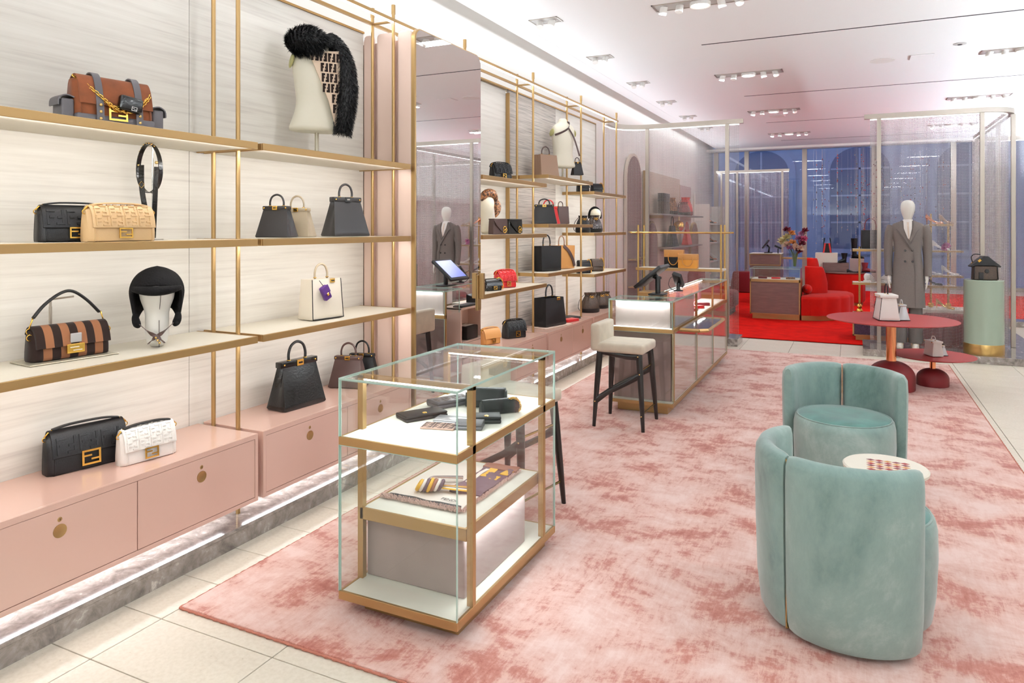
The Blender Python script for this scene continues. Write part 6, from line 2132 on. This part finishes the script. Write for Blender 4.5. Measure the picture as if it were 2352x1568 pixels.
boot('black ankle boot on the stone step', (-.2, 16.36, .011 + .851), math.radians(-30), h=.2)
boot('dark red ankle boot at the end of the steps', (.27, 16.2, .011 + .669), math.radians(70), 'leather_wine', h=.2)
pump('black and white slipper at the front of the fluted table', (.0, 15.98, .011 + .669), math.radians(80), 'leather_k', .01)
t = thing('open_tote', 'black tote lined in red standing on the ivory step', 'handbag', (-.5, 16.5, .011 + 1.051))
obj('body', MB().rings([[(-.09, -.05, 0), (.09, -.05, 0), (.09, .05, 0), (-.09, .05, 0)], [(-.075, -.04, .2), (.075, -.04, .2), (.075, .04, .2), (-.075, .04, .2)]]), 'leather_k', t, bev=.006)
obj('red_lining', MB().band([(-.07, -.055, .0), (-.04, -.05, .2), (0, -.05, .2)], (1, 0, 0), .03, .006).band([(.07, -.055, .0), (.04, -.05, .2), (0, -.05, .2)], (1, 0, 0), .03, .006), 'leather_red', t)
for s in (-1, 1):
    obj('handle', MB().tube(smooth_path([(s * .07, -.03, .18), (s * .06, -.03, .3), (s * .05, .03, .3), (s * .07, .03, .18)], 4), .008, 6), 'leather_k', t, smooth=3.2)

# far cash desk with till
t = thing('far_cash_desk', 'brown stone cash desk with till near the window', 'desk', (-1.66, 15.9, .011))
obj('body', MB().box(-.30, .30, -.3, .3, .0, 1.03), 'stone_brown', t)
obj('brass_frame', MB().box(-.31, .31, -.312, -.3, .8, .815).box(-.31, .31, -.312, -.3, 1.02, 1.04).box(-.31, -.295, -.312, -.3, .815, 1.02).box(.295, .31, -.312, .3, .815, 1.02), 'brass', t)
obj('top', MB().box(-.31, .31, -.312, .31, 1.03, 1.045), 'ivory', t)
obj('side_board', MB().box(.31, .9, -.1, .2, .93, .96).box(.8, .85, -.05, .0, 0, .93), 'brass', t)
t = thing('touch_monitor', 'small black till monitor on the far cash desk', 'monitor', (-1.62, 15.9, .011 + 1.046))
obj('foot', MB().rbox(-.08, .08, -.08, .08, 0, .02, .006, 2), 'plastic', t)
obj('pole', MB().tube([(0, 0, .01), (.02, 0, .12), (-.03, 0, .17)], .02, 8), 'plastic', t, smooth=3.2)
obj('screen_case', MB(Matrix.Translation((-.05, 0, .19)) @ Matrix.Rotation(math.radians(35), 4, 'Y')).rbox(-.012, .012, -.14, .14, -.11, .11, .006, 2), 'plastic', t)
t = thing('card_reader', 'small black card reader on the far cash desk', 'card reader', (-1.42, 15.8, .011 + 1.046))
obj('stalk', MB().cyl((0, 0, 0), (0, 0, .1), .012, n=10), 'plastic', t, smooth=.6)
obj('terminal', MB(Matrix.Translation((0, 0, .13)) @ Matrix.Rotation(math.radians(25), 4, 'Y')).rbox(-.075, .075, -.03, .03, -.02, .02, .008, 2), 'plastic', t)
for (x, y, lab) in ((-2.45, 18.3, 'wine red stool with sloping sides by the window screen'), (.75, 16.2, 'wine red stool behind the tiered stand')):
    t = thing('velvet_stool', lab, 'stool', (x, y, .011))
    obj('seat', MB().rings([oval_ring(.30, .3, z_, 32, 0, .5) if z_ < .1 else oval_ring(.3 - .06 * (z_ - .1) / .4, .3 - .06 * (z_ - .1) / .4, z_, 32, 0, .5) for z_ in (.02, .1, .3, .46)] + [oval_ring(.22, .22, .5, 32, 0, .5)]), 'wine_velvet', t, smooth=.9)
    obj('foot_plate', MB().box(-.24, .24, -.24, .24, 0, .02), 'gap', t)
t = thing('red_armchair', 'red velvet armchair half hidden behind the counter end', 'chair', (-2.35, 13.6, .011))
obj('seat', MB().rbox(-.4, .4, -.4, .4, .1, .42, .08, 3), 'wine_velvet', t, smooth=1.0)
obj('backrest', MB().rbox(-.42, -.22, -.42, .42, .1, .8, .08, 3), 'wine_velvet', t, smooth=1.0)
obj('foot_plate', MB().box(-.34, .34, -.34, .34, 0, .1), 'gap', t)

# ---- far left wall: arches, panels, shelves
M['plum'] = mat('plum_paint', sr(120, 88, 84), .6)
M['sand'] = mat('sand_panel', sr(212, 196, 180), .6)
M['mauve_p'] = mat('mauve_panel', sr(206, 184, 182), .6)
def arch_pts(y0, y1, z0, z1, n=16):
    r = (y1 - y0) / 2
    return [(y0, z0)] + [((y0 + y1) / 2 - r * math.cos(PI * i / n), z1 - r + r * math.sin(PI * i / n)) for i in range(n + 1)] + [(y1, z0)]
t = thing('wall_arch', 'tall plum arch niche seen through the left mesh', 'niche', (-3.74, 12.95, 0))
obj('reveal', MB().prism(arch_pts(-.52, .52, .05, 2.98), 'x', 0, .05), 'sand', t)
obj('niche_back', MB().prism(arch_pts(-.47, .47, .05, 2.93), 'x', .05, .056), 'plum', t)
for k in range(3):
    obj('niche_shelf', MB().box(.056, .2, -.42, .42, .5 + .5 * k, .53 + .5 * k), 'brass', t)
for (y0, y1, z1, m_, lab) in ((13.7, 16.7, 2.72, 'sand', 'large sand-coloured wall panel seen through the left mesh'), (16.72, 18.0, 2.6, 'mauve_p', 'mauve wall panel next to the white shoe shelves')):
    t = thing('wall_board', lab, 'panel', (-3.73, y0, 0))
    obj('board', MB().rbox(0, .06, 0, y1 - y0, .05, z1, .004, 1), m_, t)
    obj('edge', MB().box(.0, .062, -.012, 0, .05, z1), 'brass', t)
for (yc, lab) in ((13.95, 'low plum arch niche under the grey shelf'), (18.15, 'low plum arch niche beside the shoe shelves')):
    t = thing('wall_arch', lab, 'niche', (-3.67, yc, 0))
    obj('reveal', MB().prism(arch_pts(-.45, .45, .05, 1.73), 'x', 0, .06), 'brass', t)
    obj('niche_back', MB().prism(arch_pts(-.40, .40, .05, 1.69), 'x', .06, .066), 'plum', t)
for (y0, y1, z, lab) in ((13.65, 17.9, 1.87, 'upper grey wall shelf in the far room'), (14.5, 17.8, 1.19, 'lower glass wall shelf in the far room')):
    t = thing('wall_shelf', lab, 'shelf', (-3.67, (y0 + y1) / 2, z))
    obj('board', MB().rbox(0, .32, -(y1 - y0) / 2, (y1 - y0) / 2, -.03, 0, .003, 1), 'steel', t)
    obj('bracket', MB().box(0, .28, -(y1 - y0) / 2 + .3, -(y1 - y0) / 2 + .32, -.09, -.03), 'brass', t)
boxy('dark patterned satchel with gold studs on the upper far shelf', (-3.5, 14.45, 1.87), LZ, .5, .42, .12, 'monobrown', 'leather_g', 'leather_brown')
bucket_bag('gold and black drawstring bag on the upper far shelf', (-3.48, 15.05, 1.87), LZ, .16, .36, 'leopard')
bucket_bag('red drawstring bag on the upper far shelf', (-3.48, 16.45, 1.87), LZ, .2, .42, 'leather_red', 'leather_wine')
bucket_bag('dark wine drawstring bag beside the red one', (-3.42, 16.0, 1.87), LZ, .17, .3, 'leather_wine')
frame_bag('bright red tote on the lower far shelf', (-3.5, 16.7, 1.19), LZ, .5, .36, .16, 'leather_red', hh=.16, open_top=True, lock=None)
frame_bag('black tote on the lower far shelf', (-3.5, 15.2, 1.19), LZ, .55, .45, .16, 'leather_k', hh=.18, open_top=True, lock=None)
t = thing('gold_globe', 'gold globe ornament under the upper far shelf', 'ornament', (-3.48, 15.75, 1.75))
obj('globe', MB().sphere((0, 0, -.12), .12, 24, 14), 'gold', t, smooth=3.2)
obj('hanger', MB().cyl((0, 0, -.01), (0, 0, .09), .01, n=8), 'gold', t, smooth=.6)
t = thing('shoe_shelves', 'white shoe shelves at the far end of the left wall', 'shelving', (-3.74, 19.75, 0))
obj('back_panel', MB().box(0, .03, -1.05, 1.3, .05, 2.5), 'white', t)
for z in (.25, .72, 1.21, 1.71):
    obj('shelf_board', MB().box(.03, .4, -1.0, 1.28, z - .04, z), 'ivory', t)
for s_ in (-1.04, 1.28):
    obj('side_panel', MB().box(0, .4, s_, s_ + .02, .05, 2.2), 'white', t)
first_shoe = None
lev = {.72: 'third', 1.21: 'second', 1.71: 'top'}
for z in (.72, 1.21, 1.71):
    for k in range(4):
        y = 18.95 + .5 * k
        tall = k % 2 == 0
        m_ = ('leather_mink', 'leather_k', 'copper', 'leather_white')[k]
        lab = f'{("blush", "black", "rose gold", "white")[k]} high heel on the {lev[z]} white shoe shelf'
        if first_shoe is None:
            first_shoe = {}
        if k not in first_shoe:
            first_shoe[k] = pump(lab, (-3.5, y, z), math.radians(70), m_, scale=1.2)
        else:
            dup(first_shoe[k], lab, (-3.5, y, z))
for z in (1.71, 1.21, .72):
    tb = thing('white_boot', f'white tall boot standing on the {lev[z]} white shoe shelf', 'shoe', (-3.6, 19.2, z))
    obj('shaft', MB().rings([oval_ring(.05, .05, q, 18) for q in (.08, .2, .4)]), 'leather_white', tb, smooth=1.0)
    obj('foot', MB().rings([oval_ring(.045, .045, .0, 18, 0, .9, ox=.05), oval_ring(.05, .05, .06, 18, 0, .9, ox=.02), oval_ring(.05, .05, .1, 18)]), 'leather_white', tb, smooth=1.0)

# ---- sparkling strands in the window, street beyond
rnd = random.Random(9)
mb = MB()
for k in range(70):
    x = rnd.choice((rnd.uniform(-1.1, .3), rnd.uniform(-.6, 2.1), rnd.uniform(.2, 2.2)))
    zt = 3.745
    zb_ = rnd.uniform(.8, 2.2)
    mb.box(x - .0012, x + .0012, 20.70, 20.703, zb_, zt)
    z = zt - rnd.uniform(.2, .8)
    while z > zb_:
        r = rnd.choice((.008, .012, .02))
        cx, cyy = x, 20.70
        a = rnd.random() * 6
        v = [(cx, cyy, z + r * 1.5), (cx, cyy, z - r * 1.5)] + [(cx + r * math.cos(a + PI / 2 * i), cyy + r * math.sin(a + PI / 2 * i), z) for i in range(4)]
        mb._add(v, [(0, 2, 3), (0, 3, 4), (0, 4, 5), (0, 5, 2), (1, 3, 2), (1, 4, 3), (1, 5, 4), (1, 2, 5)])
        z -= rnd.uniform(.05, .4)
o = obj('bead_curtain', mb, 'chrome')
setp(o, 'hanging strands of sparkling beads inside the shop window', 'bead curtain', kind='stuff')

g_ = struct('ground', MB().box(-30, 30, YF + .4, 40, -.2, -.05), 'facade')
t = thing('street_building', 'pale stone building with arched windows across the street', 'building', (0, 28.0, -.05))
obj('wall', MB().box(-22, 22, 0, .5, 0, 14), 'facade', t)
obj('string_course', MB().box(-22, 22, -.12, 0, 5.2, 5.5).box(-22, 22, -.08, 0, .0, .6), 'facade', t)
for k in range(-4, 5):
    xc = .2 + 3.3 * k
    pts = [(xc - .95, .9)] + [(xc - .95 * math.cos(PI * i / 16), 3.7 + .8 * math.sin(PI * i / 16)) for i in range(17)] + [(xc + .95, .9)]
    pts2 = [(xc - 1.2, .7)] + [(xc - 1.2 * math.cos(PI * i / 16), 3.7 + 1.05 * math.sin(PI * i / 16)) for i in range(17)] + [(xc + 1.2, .7)]
    wv = obj('window_surround', MB().prism(pts2, 'y', -.1, .0), 'facade', t)
    obj('window_pane', MB().prism(pts, 'y', -.115, -.1), 'dark_pane', wv)
    gl_ = MB()
    gl_.box(xc - .03, xc + .03, -.135, -.115, .9, 4.45)
    for z in (1.8, 2.75, 3.7):
        gl_.box(xc - .93, xc + .93, -.135, -.115, z, z + .06)
    obj('glazing_bar', gl_, 'facade', wv)
